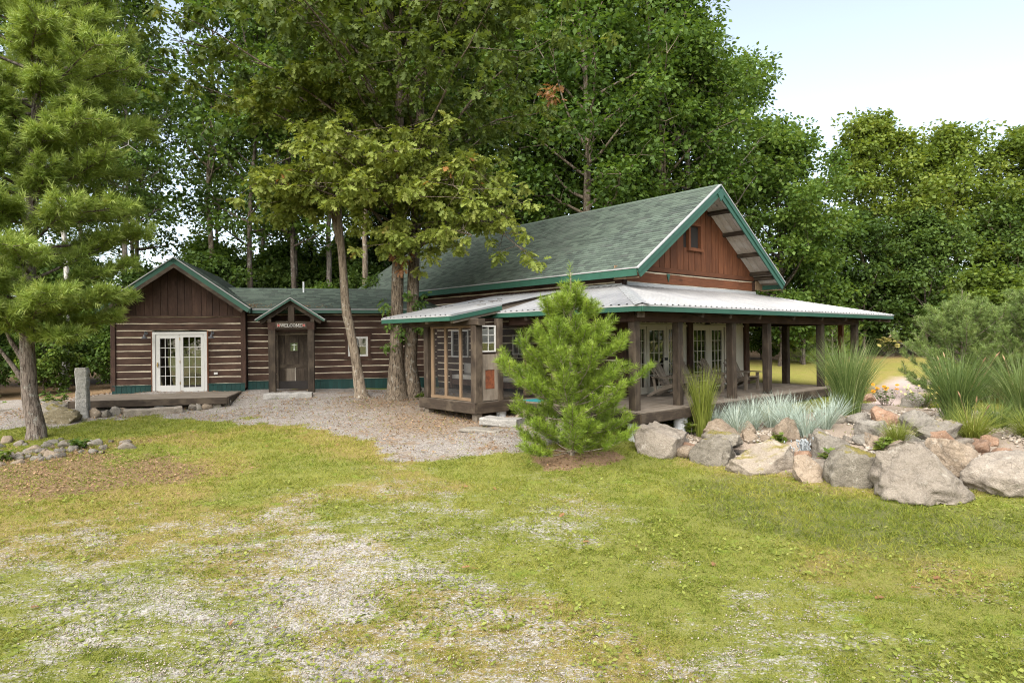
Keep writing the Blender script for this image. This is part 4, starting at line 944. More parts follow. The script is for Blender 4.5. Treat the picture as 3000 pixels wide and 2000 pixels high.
M['needle'] = mk_leaf('pine_needle', [(0, (.070, .125, .012)), (.4, (.155, .235, .024)), (.8, (.25, .335, .045)), (1, (.33, .40, .08))], .3, .5, .3)
M['needle_w'] = mk_leaf('white_pine_needle', [(0, (.072, .126, .018)), (.4, (.160, .236, .036)), (.75, (.262, .336, .070)), (1, (.39, .44, .14))], .3, .5, .3)
M['needle_g'] = mk_leaf('grey_green_pine_needle', [(0, (.062, .105, .026)), (.5, (.145, .21, .058)), (1, (.25, .31, .10))], .3, .5, .3)
M['needle_d'] = mk_leaf('hemlock_needle', [(0, (0.013, 0.031, 0.010)), (1, (0.058, 0.111, 0.031))], .2, .5, .3)
M['blade'] = mk_leaf('green_grass_blade', [(0, (.045, .080, .020)), (.45, (.110, .165, .045)), (.8, (.21, .26, .095)), (1, (.40, .36, .20))], .25)
M['blade_y'] = mk_leaf('yellow_green_grass_blade', [(0, (.07, .095, .012)), (.45, (.165, .20, .030)), (.8, (.25, .27, .060)), (1, (.42, .36, .17))], .25)
M['blade_b'] = mk_leaf('blue_grey_grass_blade', [(0, (.16, .21, .18)), (.5, (.34, .405, .355)), (.9, (.50, .555, .48)), (1, (.50, .44, .30))], .2)
M['lawn'] = mk_leaf('lawn_blade', [(0, (.074, .112, .015)), (.3, (.160, .188, .028)), (.6, (.245, .238, .048)), (.85, (.32, .275, .090)), (1, (.38, .31, .15))], .25, .8, .1)
M['flower'] = mk_leaf('orange_yellow_petal', [(0, (.50, .19, .008)), (1, (.62, .30, .015))], .2)
M['flower_y'] = mk_leaf('pale_yellow_petal', [(0, (.55, .46, .10)), (1, (.70, .64, .26))], .2)
M['seed'] = mk_leaf('tan_seed_head', [(0, (.34, .21, .12)), (1, (.52, .37, .24))], .1)
def mk_bark(name, c, c2, sc_=1.0, lich=(.34, .34, .30), la=.45, depth=.02):
    m, nt, b = newmat(name); v = vecnode(nt, (8 * sc_, 8 * sc_, 1.3 * sc_)); v2 = vecnode(nt, (1, 1, 1))
    g = noise(nt, v, 2.2, 6, .72, .8); cc = ramp(nt, g, [(.38, c), (.55, c2), (.72, c3(c2, 1.45))])
    l = smooth(nt, noise(nt, v2, 7, 5, .7), .55, .68); cc = mixc(nt, math2(nt, 'MULTIPLY', l, la), cc, lich)
    nt.links.new(cc, b.inputs["Base Color"]); b.inputs["Roughness"].default_value = .95; b.inputs["Specular IOR Level"].default_value = .1
    bump(nt, b, g, 1.0, depth); return m
M['bark_oak'] = mk_bark('furrowed_oak_bark', (.022, .016, .011), (.150, .118, .086), 1.5, depth=.035)
M['bark_grey'] = mk_bark('grey_bark', (.060, .050, .042), (.19, .165, .14))
M['bark_light'] = mk_bark('pale_mottled_bark', (.065, .048, .034), (.205, .165, .122), lich=(.36, .345, .30), la=.75)
M['bark_dark'] = mk_bark('dark_bark', (.030, .024, .019), (.105, .085, .068))
M['bark_pine'] = mk_bark('pine_bark', (.040, .030, .024), (.165, .135, .112), 1.4, lich=(.36, .37, .33), la=.5)
M['bark_birch'] = mk_bark('white_birch_bark', (.20, .18, .16), (.50, .48, .45), lich=(.06, .05, .045), la=.5)
M['twig'] = mk_bark('twig_bark', (.10, .08, .055), (.26, .22, .17))

# ---------------------------------------------------------------- vegetation builders
def rs(seed): return np.random.RandomState(seed)
def unit(v): return v / (np.linalg.norm(v, axis=-1, keepdims=True) + 1e-9)
LEAF2 = (np.array([(0, 0, 0), (.36, .45, .07), (0, 1, -.06), (-.36, .45, .07)]), [np.array([(0, 1, 2, 3)])])
OAK = (np.array([(0, 0, 0), (.05, .20, .0), (.30, .30, .06), (.09, .36, -.01), (.42, .62, .07), (.09, .60, -.02), (.24, .92, .02), (0, 1.08, -.12), (-.24, .92, .02), (-.09, .60, -.02), (-.42, .62, .07), (-.09, .36, -.01), (-.30, .30, .06), (-.05, .20, .0)]),
       [np.array([(0, 1, 13), (1, 2, 3), (3, 4, 5), (5, 6, 7), (7, 8, 9), (9, 10, 11), (11, 12, 13), (5, 7, 9)]), np.array([(1, 3, 11, 13), (3, 5, 9, 11)])])
MAPLE = (np.array([(0, 0, 0), (.45, .15, .05), (.22, .42, 0), (.52, .62, .06), (.2, .66, 0), (0, 1, -.08), (-.2, .66, 0), (-.52, .62, .06), (-.22, .42, 0), (-.45, .15, .05)]),
         [np.array([(0, 1, 2), (2, 3, 4), (4, 5, 6), (6, 7, 8), (8, 9, 0)]), np.array([(0, 2, 4, 6)]), np.array([(0, 6, 8)])])
NEED = (np.array([(-.5, 0, 0), (.5, 0, 0), (.12, 1, 0)]), [np.array([(0, 1, 2)])])
BLADE = (np.array([(-.5, 0, 0), (.5, 0, 0), (0, 1, .25)]), [np.array([(0, 1, 2)])])
def scatter(shape, C, A, Nn, S, W=None):
    """copies of a leaf shape: base C, axis A, normal Nn, length S, width factor W -> V, faces"""
    P, F = shape; n = len(C); A = unit(A); X = unit(np.cross(A, Nn)); Z = np.cross(X, A)
    S = np.asarray(S)[:, None, None] if np.ndim(S) else np.full((n, 1, 1), S); W = S if W is None else (np.asarray(W)[:, None, None] if np.ndim(W) else np.full((n, 1, 1), W))
    V = C[:, None, :] + X[:, None, :] * P[None, :, 0:1] * W + A[:, None, :] * P[None, :, 1:2] * S + Z[:, None, :] * P[None, :, 2:3] * S
    off = (np.arange(n) * len(P))[:, None, None]
    return V.reshape(-1, 3), [(f[None] + off).reshape(-1, f.shape[1]) for f in F], [np.repeat(np.arange(n), len(f)) for f in F]
def leaf_mesh(name, shape, C, A, Nn, S, rnd, tone, W=None):
    V, F, I = scatter(shape, C, A, Nn, S, W); ii = np.concatenate(I)
    return np_mesh(name, V, F, False, rnd[ii], tone[ii])
class Tubes:
    def __init__(s): s.V = []; s.F = []; s.n = 0
    def add(s, pts, rad_, k=7):
        pts = np.asarray(pts, float); r_ = np.asarray(rad_, float); d = np.gradient(pts, axis=0); d = unit(d)
        ref = np.array([0., 0, 1]) if abs(d[0, 2]) < .9 else np.array([1., 0, 0])
        x = unit(np.cross(d, ref)); y = np.cross(d, x); a = np.arange(k) * 2 * PI / k
        V = pts[:, None] + (x[:, None] * np.cos(a)[None, :, None] + y[:, None] * np.sin(a)[None, :, None]) * r_[:, None, None]
        i = np.arange(len(pts) - 1)[:, None] * k; j = np.arange(k)[None]; jn = (j + 1) % k
        F = np.stack([i + j, i + jn, i + k + jn, i + k + j], -1).reshape(-1, 4) + s.n
        s.V.append(V.reshape(-1, 3)); s.F.append(F); s.n += len(pts) * k
    def mesh(s, name): return np_mesh(name, np.concatenate(s.V), [np.concatenate(s.F)], True)
def curve_pts(p0, d, L, n, r, wob=.25, up=0.0):
    pts = [np.array(p0, float)]; d = unit(np.array(d, float)); st = L / n
    for i in range(n):
        d = unit(d + r.normal(0, wob, 3) * .5 + np.array([0, 0, up])); pts.append(pts[-1] + d * st)
    return np.array(pts), d
def clump_leaves(r, cen, rx, rz, n, droop=.25, size=(.10, .18)):
    """n leaves spread through flattened blobs at the centres"""
    k = len(cen); m = k * n
    d = unit(r.normal(0, 1, (m, 3))); rr = r.rand(m, 1) ** .45
    C = np.repeat(cen, n, 0) + d * rr * np.c_[np.full(m, 1.), np.full(m, 1.), np.full(m, 1.)] * np.repeat(np.c_[rx, rx, rz], n, 0)
    A = unit(d * np.array([1, 1, .4]) + r.normal(0, .5, (m, 3)) + np.array([0, 0, -droop]))
    Nn = unit(np.array([0, 0, 1.]) + r.normal(0, .55, (m, 3)))
    S = r.uniform(size[0], size[1], m); rnd = r.rand(m); tone = np.repeat(np.clip(r.normal(.45, .2, k), 0, 1), n)
    return C, A, Nn, S, rnd, tone
def decid(seed, h, cr, cb, trunk_r=.16, nl=26, clump=.55, npc=46, shape=LEAF2, size=(.12, .20), bark='bark_grey', leaf='leaf_green', lean=(0, 0), top=.9, spread=.55, fork=None, upw=.05, dense=1.0):
    """a broadleaved tree: (trunk mesh, crown mesh); cb = crown base height, cr = crown radius"""
    r = rs(seed); T = Tubes(); n = 14; t = np.linspace(0, 1, n)
    wob = np.cumsum(r.normal(0, .035, (n, 2)), 0) * h * .10
    P = np.c_[lean[0] * t * h + wob[:, 0] - wob[0, 0], lean[1] * t * h + wob[:, 1] - wob[0, 1], t * h * .93 - .15]
    R_ = trunk_r * (1 - .86 * t) ; R_[0] *= 1.35; R_[1] *= 1.05; T.add(P, R_, 9)
    cen = []; rx = []
    for i in range(nl):
        f = cb / h + (1 - cb / h) * (i + r.rand() * .8) / nl * .97; f = min(f, .96)
        p = np.array([np.interp(f, t, P[:, k]) for k in range(3)]); g = (f - cb / h) / (1 - cb / h)
        prof = (math.sin(PI * min(1, (g * .80 + .16))) ** .75); L = cr * prof * r.uniform(.7, 1.08)
        az = i * 2.399 + r.normal(0, .3); el = spread * (1 - g) * .5 + g * 1.1 + r.normal(0, .12)
        d = np.array([math.cos(az) * math.cos(el), math.sin(az) * math.cos(el), math.sin(el)])
        pts, dd = curve_pts(p, d, L, 6, r, .22, upw); br = trunk_r * (1 - .86 * f) * .5 + .008
        T.add(pts, np.linspace(br, .012, 7), 5)
        for q in range(2, 7):
            if L < .8 and q < 4: continue
            for s in range(2 if q < 6 else 3):
                dd2 = unit((pts[q] - pts[q - 1]) / np.linalg.norm(pts[q] - pts[q - 1]) * .6 + r.normal(0, .7, 3) + np.array([0, 0, .15]))
                l2 = L * r.uniform(.16, .36) * (1.15 - q * .08) + .25; e = pts[q] + dd2 * l2
                if r.rand() < .5: T.add([pts[q], (pts[q] + e) / 2 + r.normal(0, .04, 3), e], [.016, .010, .005], 4)
                cen.append(e); rx.append(clump * r.uniform(.65, 1.25) * (.75 + .35 * min(1, L / 2.5)))
    cen = np.array(cen); rx = np.array(rx)
    if dense < 1: k = r.rand(len(cen)) < dense; cen, rx = cen[k], rx[k]
    C, A, Nn, S, rnd, tone = clump_leaves(r, cen, rx, rx * .55, npc, .25, size)
    return T.mesh('trunk'), leaf_mesh('crown', shape, C, A, Nn, S, rnd, tone), bark, leaf
def place_tree(name, label, proto, loc, rot=0., scale=1., sz=None, group=None, leaf=None, bark=None, cat='tree'):
    tm, cm, b_, l_ = proto; o = thing(name, label, cat, loc, rot, group); o.scale = (scale, scale, sz or scale)
    for nm, me, mt in (('trunk', tm, bark or b_), ('crown', cm, leaf or l_)):
        c = bpy.data.objects.new(nm, me); col.objects.link(c); c.parent = o
        if not me.materials: me.materials.append(M[mt])
        c.material_slots[0].link = 'OBJECT'; c.material_slots[0].material = M[mt]
    return o
def needle_brush(r, base, dirs, lens, nper, nl=(.09, .13), w=.006, fwd=.75, shootr=.0):
    """bottle-brush shoots: base points, directions, lengths"""
    k = len(base); t = r.rand(k, nper) ** .8; C = base[:, None] + dirs[:, None] * (lens[:, None] * t)[..., None]
    rd = unit(r.normal(0, 1, (k, nper, 3))); rd = unit(rd - (rd * dirs[:, None]).sum(-1, keepdims=True) * dirs[:, None])
    A = unit(rd + dirs[:, None] * (fwd * (.55 + .9 * t))[..., None]).reshape(-1, 3); C = C.reshape(-1, 3); m = len(C)
    Nn = unit(r.normal(0, 1, (m, 3))); S = r.uniform(nl[0], nl[1], m)
    tone = np.repeat(np.clip(r.normal(.5, .22, k), 0, 1), nper); rnd = np.clip(r.rand(m) * .6 + t.reshape(-1) * .4, 0, 1)
    return C, A, Nn, S, rnd, tone, np.full(m, w)
def cat_(*L): return [np.concatenate(x) for x in zip(*L)]

# ---------------------------------------------------------------- young pine in front of the porch
def young_pine(seed, h, w, nper=90, nl=(.10, .15), wd=.0065, whorls=9, gap_top=True, shoot=(.22, .42), fill=1.0, cone=.9):
    r = rs(seed); T = Tubes(); T.add([(0, 0, -.1), (.01, 0, h * .3), (.0, .02, h * .65), (.02, .0, h * .97)], [.065 * h / 3.8, .05 * h / 3.8, .028, .010], 8)
    B, D, Ls = [], [], []
    for i in range(whorls):
        f = .025 + .70 * (i / (whorls - 1)); z = f * h + r.uniform(-.06, .06)
        rad_ = w * (.72 + .28 * min(1, f / .24)) if f < .30 else w * max(.24, 1 - (f - .30) * 1.62) * r.uniform(.82, 1.12)
        nb = 8 if i < whorls - 2 else 6
        for k in range(nb):
            az = k * 2 * PI / nb + i * .7 + r.normal(0, .15); el = .05 + .8 * f + r.normal(0, .10); L = rad_ * r.uniform(.55, 1.18)
            d = np.array([math.cos(az) * math.cos(el), math.sin(az) * math.cos(el), math.sin(el)])
            pts, dd = curve_pts((0, 0, z), d, L, 5, r, .10, .075); T.add(pts, np.linspace(.016, .006, 6), 4)
            for q in range(1, 6):
                if q < 3 and r.rand() < .55 or q * L / 5 < .2: continue
                ns = 3 if q < 5 else 4
                for s in range(ns):
                    if r.rand() > fill: continue
                    dq = unit(pts[q] - pts[q - 1]); sd_ = unit(np.cross(dq, [0, 0, 1])) * (1 if s % 2 else -1)
                    dr = unit(dq * .8 + sd_ * (.75 if s < 2 else 0) + np.array([0, 0, .50 + .30 * (s > 1)]) + r.normal(0, .18, 3))
                    B.append(pts[q]); D.append(dr); Ls.append(r.uniform(*shoot) * (1.0 if q < 5 else 1.1) * (.75 + .25 * (1 - f)))
    # leader
    zt = h * .82 + .10
    if gap_top:
        for k in range(7):
            az = k * 2 * PI / 6; e = 1.05 if k < 6 else 1.57; B.append(np.array([0, 0, zt - .10])); D.append(np.array([math.cos(az) * math.cos(e), math.sin(az) * math.cos(e), math.sin(e)])); Ls.append(.42 if k < 6 else h * .20)
        for k in range(5):
            az = k * 1.3; B.append(np.array([0, 0, zt - .12])); D.append(unit(np.array([math.cos(az), math.sin(az), -.15]))); Ls.append(.22)
    B, D, Ls = np.array(B), np.array(D), np.array(Ls)
    for b0, d0, l0 in zip(B, D, Ls): T.add([b0, b0 + d0 * l0], [.007, .004], 4)
    C, A, Nn, S, rnd, tone, W = needle_brush(r, B, D, Ls, nper, nl, wd)
    return T.mesh('trunk'), leaf_mesh('needles', NEED, C, A, Nn, S, rnd, tone, W)
def put_pine(name, label, meshes, loc, mat, bark='twig', rot=0, scale=1, group=None, cat='pine tree'):
    o = thing(name, label, cat, loc, rot, group); o.scale = (scale,) * 3; link('trunk', meshes[0], o, M[bark]); link('needles', meshes[1], o, M[mat]); return o
ypA = young_pine(101, 4.02, 1.55, 125, (.11, .165), .009, 10, True, (.24, .44))
put_pine('young_pine', 'bushy bright green young pine standing in front of the porch', ypA, (1.24, 13.75, gz1(1.24, 13.75) - .03), 'needle')
ypB = young_pine(202, 3.5, 1.8, 80, (.10, .16), .012, 12, True, (.22, .4), .95)
put_pine('young_pine', 'grey green young pine behind the tall grasses at the right', ypB, (13.6, 19.6, gz1(13.6, 19.6)), 'needle_g')
ypC = young_pine(303, 3.9, 2.0, 70, (.09, .14), .012, 13, True, (.18, .32), 1.0)
put_pine('young_pine', 'dense blue green pine cut by the right picture edge', ypC, (15.3, 19.0, gz1(15.3, 19.0)), 'needle_g')

# ---------------------------------------------------------------- tall white pine at the left
def big_pine(seed, trunk, trad, branches, npt=30, nl=(.09, .14), wd=.008):
    r = rs(seed); T = Tubes(); T.add(trunk, trad, 12); tr = np.array(trunk); B, D, Ls = [], [], []
    for (z, az, L, el) in branches:
        p = np.array([np.interp(z, tr[:, 2], tr[:, k]) for k in range(3)])
        d = np.array([math.cos(az) * math.cos(el), math.sin(az) * math.cos(el), math.sin(el)])
        n = 9; pts, _ = curve_pts(p, d, L, n, r, .10, .015); T.add(pts, np.linspace(.018 + L * .012, .008, n + 1), 5)
        for q in range(3, n + 1):
            for s in (-1, 1):
                dq = unit(pts[q] - pts[q - 1]); sd_ = unit(np.cross(dq, [0, 0, 1])) * s
                l2 = L * r.uniform(.16, .30) * (1.25 - .07 * q); d2 = unit(dq * .8 + sd_ * .8 + np.array([0, 0, .10]) + r.normal(0, .12, 3))
                p2, _ = curve_pts(pts[q], d2, l2, 4, r, .12, .03); T.add(p2, np.linspace(.010, .005, 5), 4)
                for u in range(1, 5):
                    for v in range(4):
                        du = unit(p2[u] - p2[u - 1]); B.append(p2[u]); D.append(unit(du * .7 + r.normal(0, .5, 3) + np.array([0, 0, .30]))); Ls.append(r.uniform(.14, .30))
            for v in range(2): B.append(pts[q]); D.append(unit(unit(pts[q] - pts[q - 1]) * .6 + r.normal(0, .5, 3) + np.array([0, 0, .4]))); Ls.append(.18)
    B, D, Ls = np.array(B), np.array(D), np.array(Ls); C, A, Nn, S, rnd, tone, W = needle_brush(r, B, D, Ls, npt, nl, wd, 1.1)
    return T.mesh('trunk'), leaf_mesh('needles', NEED, C, A, Nn, S, rnd, tone, W)
r0 = random.Random(4); br = []
# lower boughs reaching toward the cabin and the yard
for (z, az, L, el) in ((2.4, -1.4, 2.0, .05), (2.8, -1.9, 2.2, .08), (3.3, -1.55, 2.3, .1), (3.9, -1.3, 2.2, .1), (4.4, -1.75, 2.3, .15), (3.1, -2.6, 2.2, .1), (2.3, -2.3, 1.8, .05), (1.75, -.35, 2.2, .0), (1.9, -1.2, 1.9, .0), (2.0, .2, 2.3, .02), (2.1, -.8, 2.5, .02), (2.5, -.25, 2.6, .05), (2.2, -.3, 2.2, .10), (2.55, .15, 2.6, .12), (2.75, -.75, 2.5, .12), (2.9, -1.5, 2.3, .12), (3.0, .45, 2.7, .15), (3.3, -.1, 3.0, .2), (3.5, -1.1, 2.7, .15), (3.6, 2.6, 1.9, .1), (3.8, -2.2, 2.4, .15), (4.1, .25, 3.0, .22), (4.2, -.6, 2.6, .2), (3.9, 1.4, 2.2, .2)): br.append((z + .75, az, L * (.84 if abs(az) < .7 else 1.0), el))
for zz_ in (5.4, 6.0, 6.6, 7.2, 7.9, 8.6): br.append((zz_, -1.2 - .35 * math.sin(zz_ * 5), 1.7, .15)); br.append((zz_ + .2, -2.0 + .3 * math.sin(zz_ * 3), 1.6, .15))
z = 5.6; k = 0
while z < 13.2:
    for j in range(5):
        br.append((z + r0.uniform(-.2, .2), k * 1.1 + j * 1.2566 + r0.uniform(-.3, .3), (2.8 if z < 8 else 3.3) * (1 - max(0, z - 7.0) / 10.5) * r0.uniform(.75, 1.05), .15 + (z - 5) * .03))
    z += .55; k += 1
tp = [(0, 0, -.2), (.03, 0, .25), (-.14, 0, 1.1), (-.20, 0, 2.5), (-.14, 0, 3.8), (-.05, 0, 5.5), (.03, .1, 8.6), (.1, .2, 13.8)]
bp_ = big_pine(55, tp, [.27, .215, .18, .165, .15, .14, .10, .02], br, 18, (.13, .20), .017)
lp = put_pine('white_pine', 'tall white pine with sweeping light green boughs at the left edge', bp_, (-12.25, 16.64, -.75), 'needle_w', 'bark_pine')
st_ = Tubes()
for (z, az, L) in ((1.35, 2.6, 1.4), (1.9, 3.3, 1.1), (2.3, 2.2, 1.3), (2.6, 3.7, .9)):
    r = rs(int(z * 100)); pts, _ = curve_pts((-.18, 0, z), (math.cos(az), math.sin(az) * .4, .85), L, 6, r, .12, .05); st_.add(pts, np.linspace(.085, .035, 7), 7)
link('limb', st_.mesh('limb'), lp, M['bark_pine'])

# ---------------------------------------------------------------- oak with twin trunks and the leaning tree
def wclumps(r, pts, spread, n): return np.concatenate([p + r.normal(0, 1, (n, 3)) * np.array(spread) for p in pts])
def oak_leaves(r, cen, per, size, hang=.6):
    """sprays of lobed leaves drooping from twig tips"""
    m = len(cen) * per; az = r.rand(m) * 2 * PI; el = r.normal(-.45, .45, m)
    A = np.c_[np.cos(az) * np.cos(el), np.sin(az) * np.cos(el), np.sin(el) - hang * .3]; C = np.repeat(cen, per, 0) + unit(A) * r.uniform(.0, .12, (m, 1)) + r.normal(0, .05, (m, 3))
    Nn = unit(np.array([0, 0, 1.]) + r.normal(0, .45, (m, 3)) + unit(A) * .4); return C, A, Nn, r.uniform(*size, m), r.rand(m), np.repeat(np.clip(r.normal(.48, .2, len(cen)), 0, 1), per)
def limb(T, r, p0, p1, r0_, r1_, sag=.15, n=9):
    p0, p1 = np.array(p0, float), np.array(p1, float); t = np.linspace(0, 1, n)[:, None]
    P = p0 * (1 - t) + p1 * t + np.array([0, 0, 1.]) * (np.sin(PI * t) * sag) + np.cumsum(r.normal(0, .06, (n, 3)), 0) * np.sin(PI * t); T.add(P, np.linspace(r0_, r1_, n), 7); return P
OL = (-3.73, 21.4, -.30)
oak = thing('oak_tree', 'twin trunked oak with furrowed bark and drooping lobed leaves before the house', 'tree', OL)
r = rs(8); T = Tubes()
tA = [(-.06, 0, -.1), (-.08, 0, .35), (-.10, 0, 1.2), (-.06, 0, 2.7), (-.02, 0, 4.2), (.05, .05, 5.3), (.08, .1, 8.7), (0, .2, 13.5), (-.1, .3, 16)]
tB = [(.42, .2, -.1), (.39, .2, .35), (.33, .2, 1.2), (.42, .2, 2.7), (.47, .2, 4.2), (.53, .22, 5.3), (.67, .3, 8.7), (1.0, .4, 13.5), (1.2, .5, 16)]
T.add(tA, [.50, .34, .235, .205, .195, .185, .15, .09, .03], 14); T.add(tB, [.44, .30, .225, .20, .19, .18, .14, .08, .03], 14)
tips_lo, tips_hi = [], []
# low bright boughs hanging in front of the roof and toward the entry
for (p0, p1, sag) in (((.05, 0, 5.3), (-3.3, -1.6, 7.2), .5), ((.05, 0, 5.0), (-2.0, -2.4, 6.6), .6), ((.45, 0, 5.3), (1.9, -2.6, 6.6), .7), ((.45, .1, 5.0), (3.6, -2.2, 5.6), .9), ((.45, .1, 4.8), (3.9, -2.5, 4.7), .9), ((.3, 0, 5.6), (.4, -2.9, 7.4), .6),
                      ((.05, 0, 6.0), (-1.0, -2.6, 8.0), .6), ((.5, 0, 6.2), (2.6, -2.4, 7.0), .7), ((.4, 0, 4.6), (1.5, -2.0, 5.0), .5), ((.45, 0, 6.4), (1.2, -2.5, 8.1), .5), ((-.05, 0, 6.2), (-2.6, -1.8, 8.2), .5), ((.0, 0, 4.9), (.1, -1.8, 4.9), .4), ((.5, 0, 5.4), (3.0, -2.0, 6.3), .8), ((.0, 0, 5.6), (-.6, -3.2, 6.4), .5), ((.3, 0, 5.2), (1.2, -3.2, 6.0), .6), ((.0, 0, 6.6), (-1.6, -3.0, 7.4), .5), ((.5, 0, 5.8), (2.3, -3.0, 6.2), .7), ((-.1, 0, 5.8), (-3.9, -2.0, 6.7), .4), ((.4, 0, 4.9), (2.6, -2.6, 5.0), .8)):
    P = limb(T, r, p0, p1, .045, .010, sag)
    for q in range(3, 9):
        for s in range(4):
            e = P[q] + r.normal(0, 1, 3) * np.array([.50, .45, .28]); T.add([P[q], (P[q] + e) / 2 + [0, 0, .03], e], [.012, .008, .004], 4); tips_lo.append(e)
# high spreading canopy, mostly above the picture's upper third
for k in range(44):
    f = r.uniform(.0, 1); zz = 9.2 + f * 5.4; az = k * 2.399; L = r.uniform(4.4, 8.2) * (1 - f * .35); zs = zz - r.uniform(1.2, 3.4); st0 = (.05, .1, zs) if k % 2 else (.7, .3, zs)
    e = np.array([math.cos(az) * L, math.sin(az) * L * .8 - .5, zz + L * .18]); P = limb(T, r, st0, e, .055, .008, .5)
    for q in range(2, 9):
        for s in range(4):
            e2 = P[q] + r.normal(0, 1, 3) * np.array([.75, .75, .42]); tips_hi.append(e2)
            if s == 0: T.add([P[q], (P[q] + e2) / 2, e2], [.016, .010, .005], 4)
# sprouts on the trunks
sp = [(-.30, -.2, 2.4 + .0), (.05, -.28, 2.3), (.62, -.1, 2.9), (.72, -.1, 2.5), (-.3, -.2, 3.1), (.5, -.15, 3.3), (.9, -.15, 2.2), (.2, -.3, 2.7), (.75, -.1, 3.3), (-.35, -.2, 1.75)]
tips_sp = np.concatenate([np.array(sp) + r.normal(0, .14, (len(sp), 3)) for _ in range(3)])
link('trunk', T.mesh('trunk'), oak, M['bark_oak'])
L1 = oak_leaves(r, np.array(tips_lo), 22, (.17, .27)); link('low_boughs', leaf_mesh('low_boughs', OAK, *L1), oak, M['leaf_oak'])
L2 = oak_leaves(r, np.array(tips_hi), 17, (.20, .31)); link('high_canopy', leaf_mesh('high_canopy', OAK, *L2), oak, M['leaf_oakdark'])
L3 = oak_leaves(r, tips_sp, 14, (.12, .2)); link('trunk_sprouts', leaf_mesh('trunk_sprouts', OAK, *L3), oak, M['leaf_green'])['kind'] = 'stuff'
L4 = oak_leaves(r, np.array([(-.1, -.5, 4.75), (.15, -.55, 4.6), (.35, -.5, 4.7), (.2, -.5, 4.3), (4.9, -1.2, 9.7), (5.1, -1.2, 9.5), (5.2, -1.1, 9.9)]), 14, (.16, .25)); link('dead_spray', leaf_mesh('dead_spray', OAK, *L4), oak, M['leaf_rust'])['kind'] = 'stuff'
ln = thing('leaning_tree', 'slim leaning tree with pale mottled bark in front of the small window', 'tree', (-5.15, 21.95, -.25))
T = Tubes(); r = rs(18)
tl = [(.05, 0, -.1), (0, 0, .15), (-.13, 0, 1.2), (-.33, 0, 2.35), (-.42, 0, 2.75), (-.49, 0, 3.3), (-.55, 0, 4.45), (-.68, 0, 6.0), (-.75, .1, 7.7), (-.85, .1, 9.6), (-.9, .2, 11.5)]
T.add(tl, [.36, .21, .165, .150, .165, .145, .135, .125, .11, .08, .02], 12)
T.add([(-.69, 0, 5.2), (-.80, -.05, 5.9), (-.97, -.1, 6.75), (-1.15, -.2, 7.6)], [.09, .08, .06, .03], 8)
tips = []
for k in range(22):
    zz = r.uniform(6.2, 11.2); az = k * 2.399; L = r.uniform(1.4, 2.8); P = limb(T, r, (-.75, .05, zz - .3), (-.8 + math.cos(az) * L, math.sin(az) * L, zz + .5), .05, .01, .3, 7)
    for q in range(2, 7):
        for s in range(3): tips.append(P[q] + r.normal(0, 1, 3) * np.array([.45, .45, .25]))
for p1 in ((-2.6, -1.0, 6.4), (-2.0, -1.6, 7.2), (-3.0, -.6, 7.4), (-1.4, -1.8, 6.6), (-2.4, -1.3, 5.9)):
    P = limb(T, r, (-.85, -.05, 6.3), p1, .04, .008, .35, 8)
    for q in range(3, 8):
        for s in range(3): tips.append(P[q] + r.normal(0, 1, 3) * np.array([.32, .3, .18]))
link('trunk', T.mesh('trunk'), ln, M['bark_light']); L5 = oak_leaves(r, np.array(tips), 27, (.17, .27)); link('crown', leaf_mesh('crown', OAK, *L5), ln, M['leaf_oak'])

# ---------------------------------------------------------------- the wood: prototypes
PR = {}
PR['maple'] = decid(1, 17, 4.6, 4.5, .24, 34, .78, 52, LEAF2, (.16, .27), 'bark_grey', 'leaf_green')
PR['ash'] = decid(2, 19, 4.4, 5.5, .24, 36, .76, 50, LEAF2, (.16, .27), 'bark_light', 'leaf_green', upw=.08)
PR['slim'] = decid(3, 16, 2.7, 6.5, .14, 24, .60, 34, LEAF2, (.13, .22), 'bark_grey', 'leaf_green', (.02, .0), dense=.85)
PR['slim2'] = decid(4, 15, 2.5, 5.0, .12, 22, .58, 34, LEAF2, (.13, .22), 'bark_dark', 'leaf_dark', (-.03, .02), dense=.8)
PR['round'] = decid(5, 14, 4.4, 2.6, .22, 36, .74, 66, LEAF2, (.17, .29), 'bark_dark', 'leaf_yellow', spread=.35)
PR['bush'] = decid(6, 4.6, 1.7, .4, .05, 24, .45, 44, LEAF2, (.12, .21), 'bark_dark', 'leaf_green', spread=.9)
PR['low'] = decid(7, 7.5, 2.6, 1.0, .09, 28, .55, 44, LEAF2, (.14, .24), 'bark_dark', 'leaf_dark', spread=.8)
def hemlock(seed, h, w):
    r = rs(seed); T = Tubes(); T.add([(0, 0, -.2), (0, 0, h * .5), (0, 0, h)], [.15, .09, .01], 7); C = []; A = []
    for i in range(46):
        f = .04 + .95 * i / 46; L = w * (1 - f) ** .8 * r.uniform(.75, 1.1) + .15
        for k in range(5):
            az = i * 1.3 + k * 1.257 + r.normal(0, .15); d = np.array([math.cos(az), math.sin(az), -.12 + .3 * f]); pts, _ = curve_pts((0, 0, f * h), d, L, 5, r, .1, -.03); T.add(pts, np.linspace(.02, .006, 6), 4)
            for q in range(1, 6):
                n = 26; c = pts[q] + r.normal(0, 1, (n, 3)) * np.array([.16, .16, .05]) * (1 + L * .2); C.append(c); A.append(unit(np.repeat(d[None], n, 0) + r.normal(0, .55, (n, 3)) + [0, 0, -.2]))
    C = np.concatenate(C); A = np.concatenate(A); m = len(C); return T.mesh('trunk'), leaf_mesh('crown', LEAF2, C, A, unit(np.array([0, 0, 1.]) + r.normal(0, .3, (m, 3))), r.uniform(.14, .26, m), r.rand(m), r.rand(m) * .6, r.uniform(.05, .10, m)), 'bark_dark', 'needle_d'
PR['hemlock'] = hemlock(9, 12, 2.6)
ndl = young_pine(404, 3.2, 1.4, 40, (.09, .14), .012, 8)
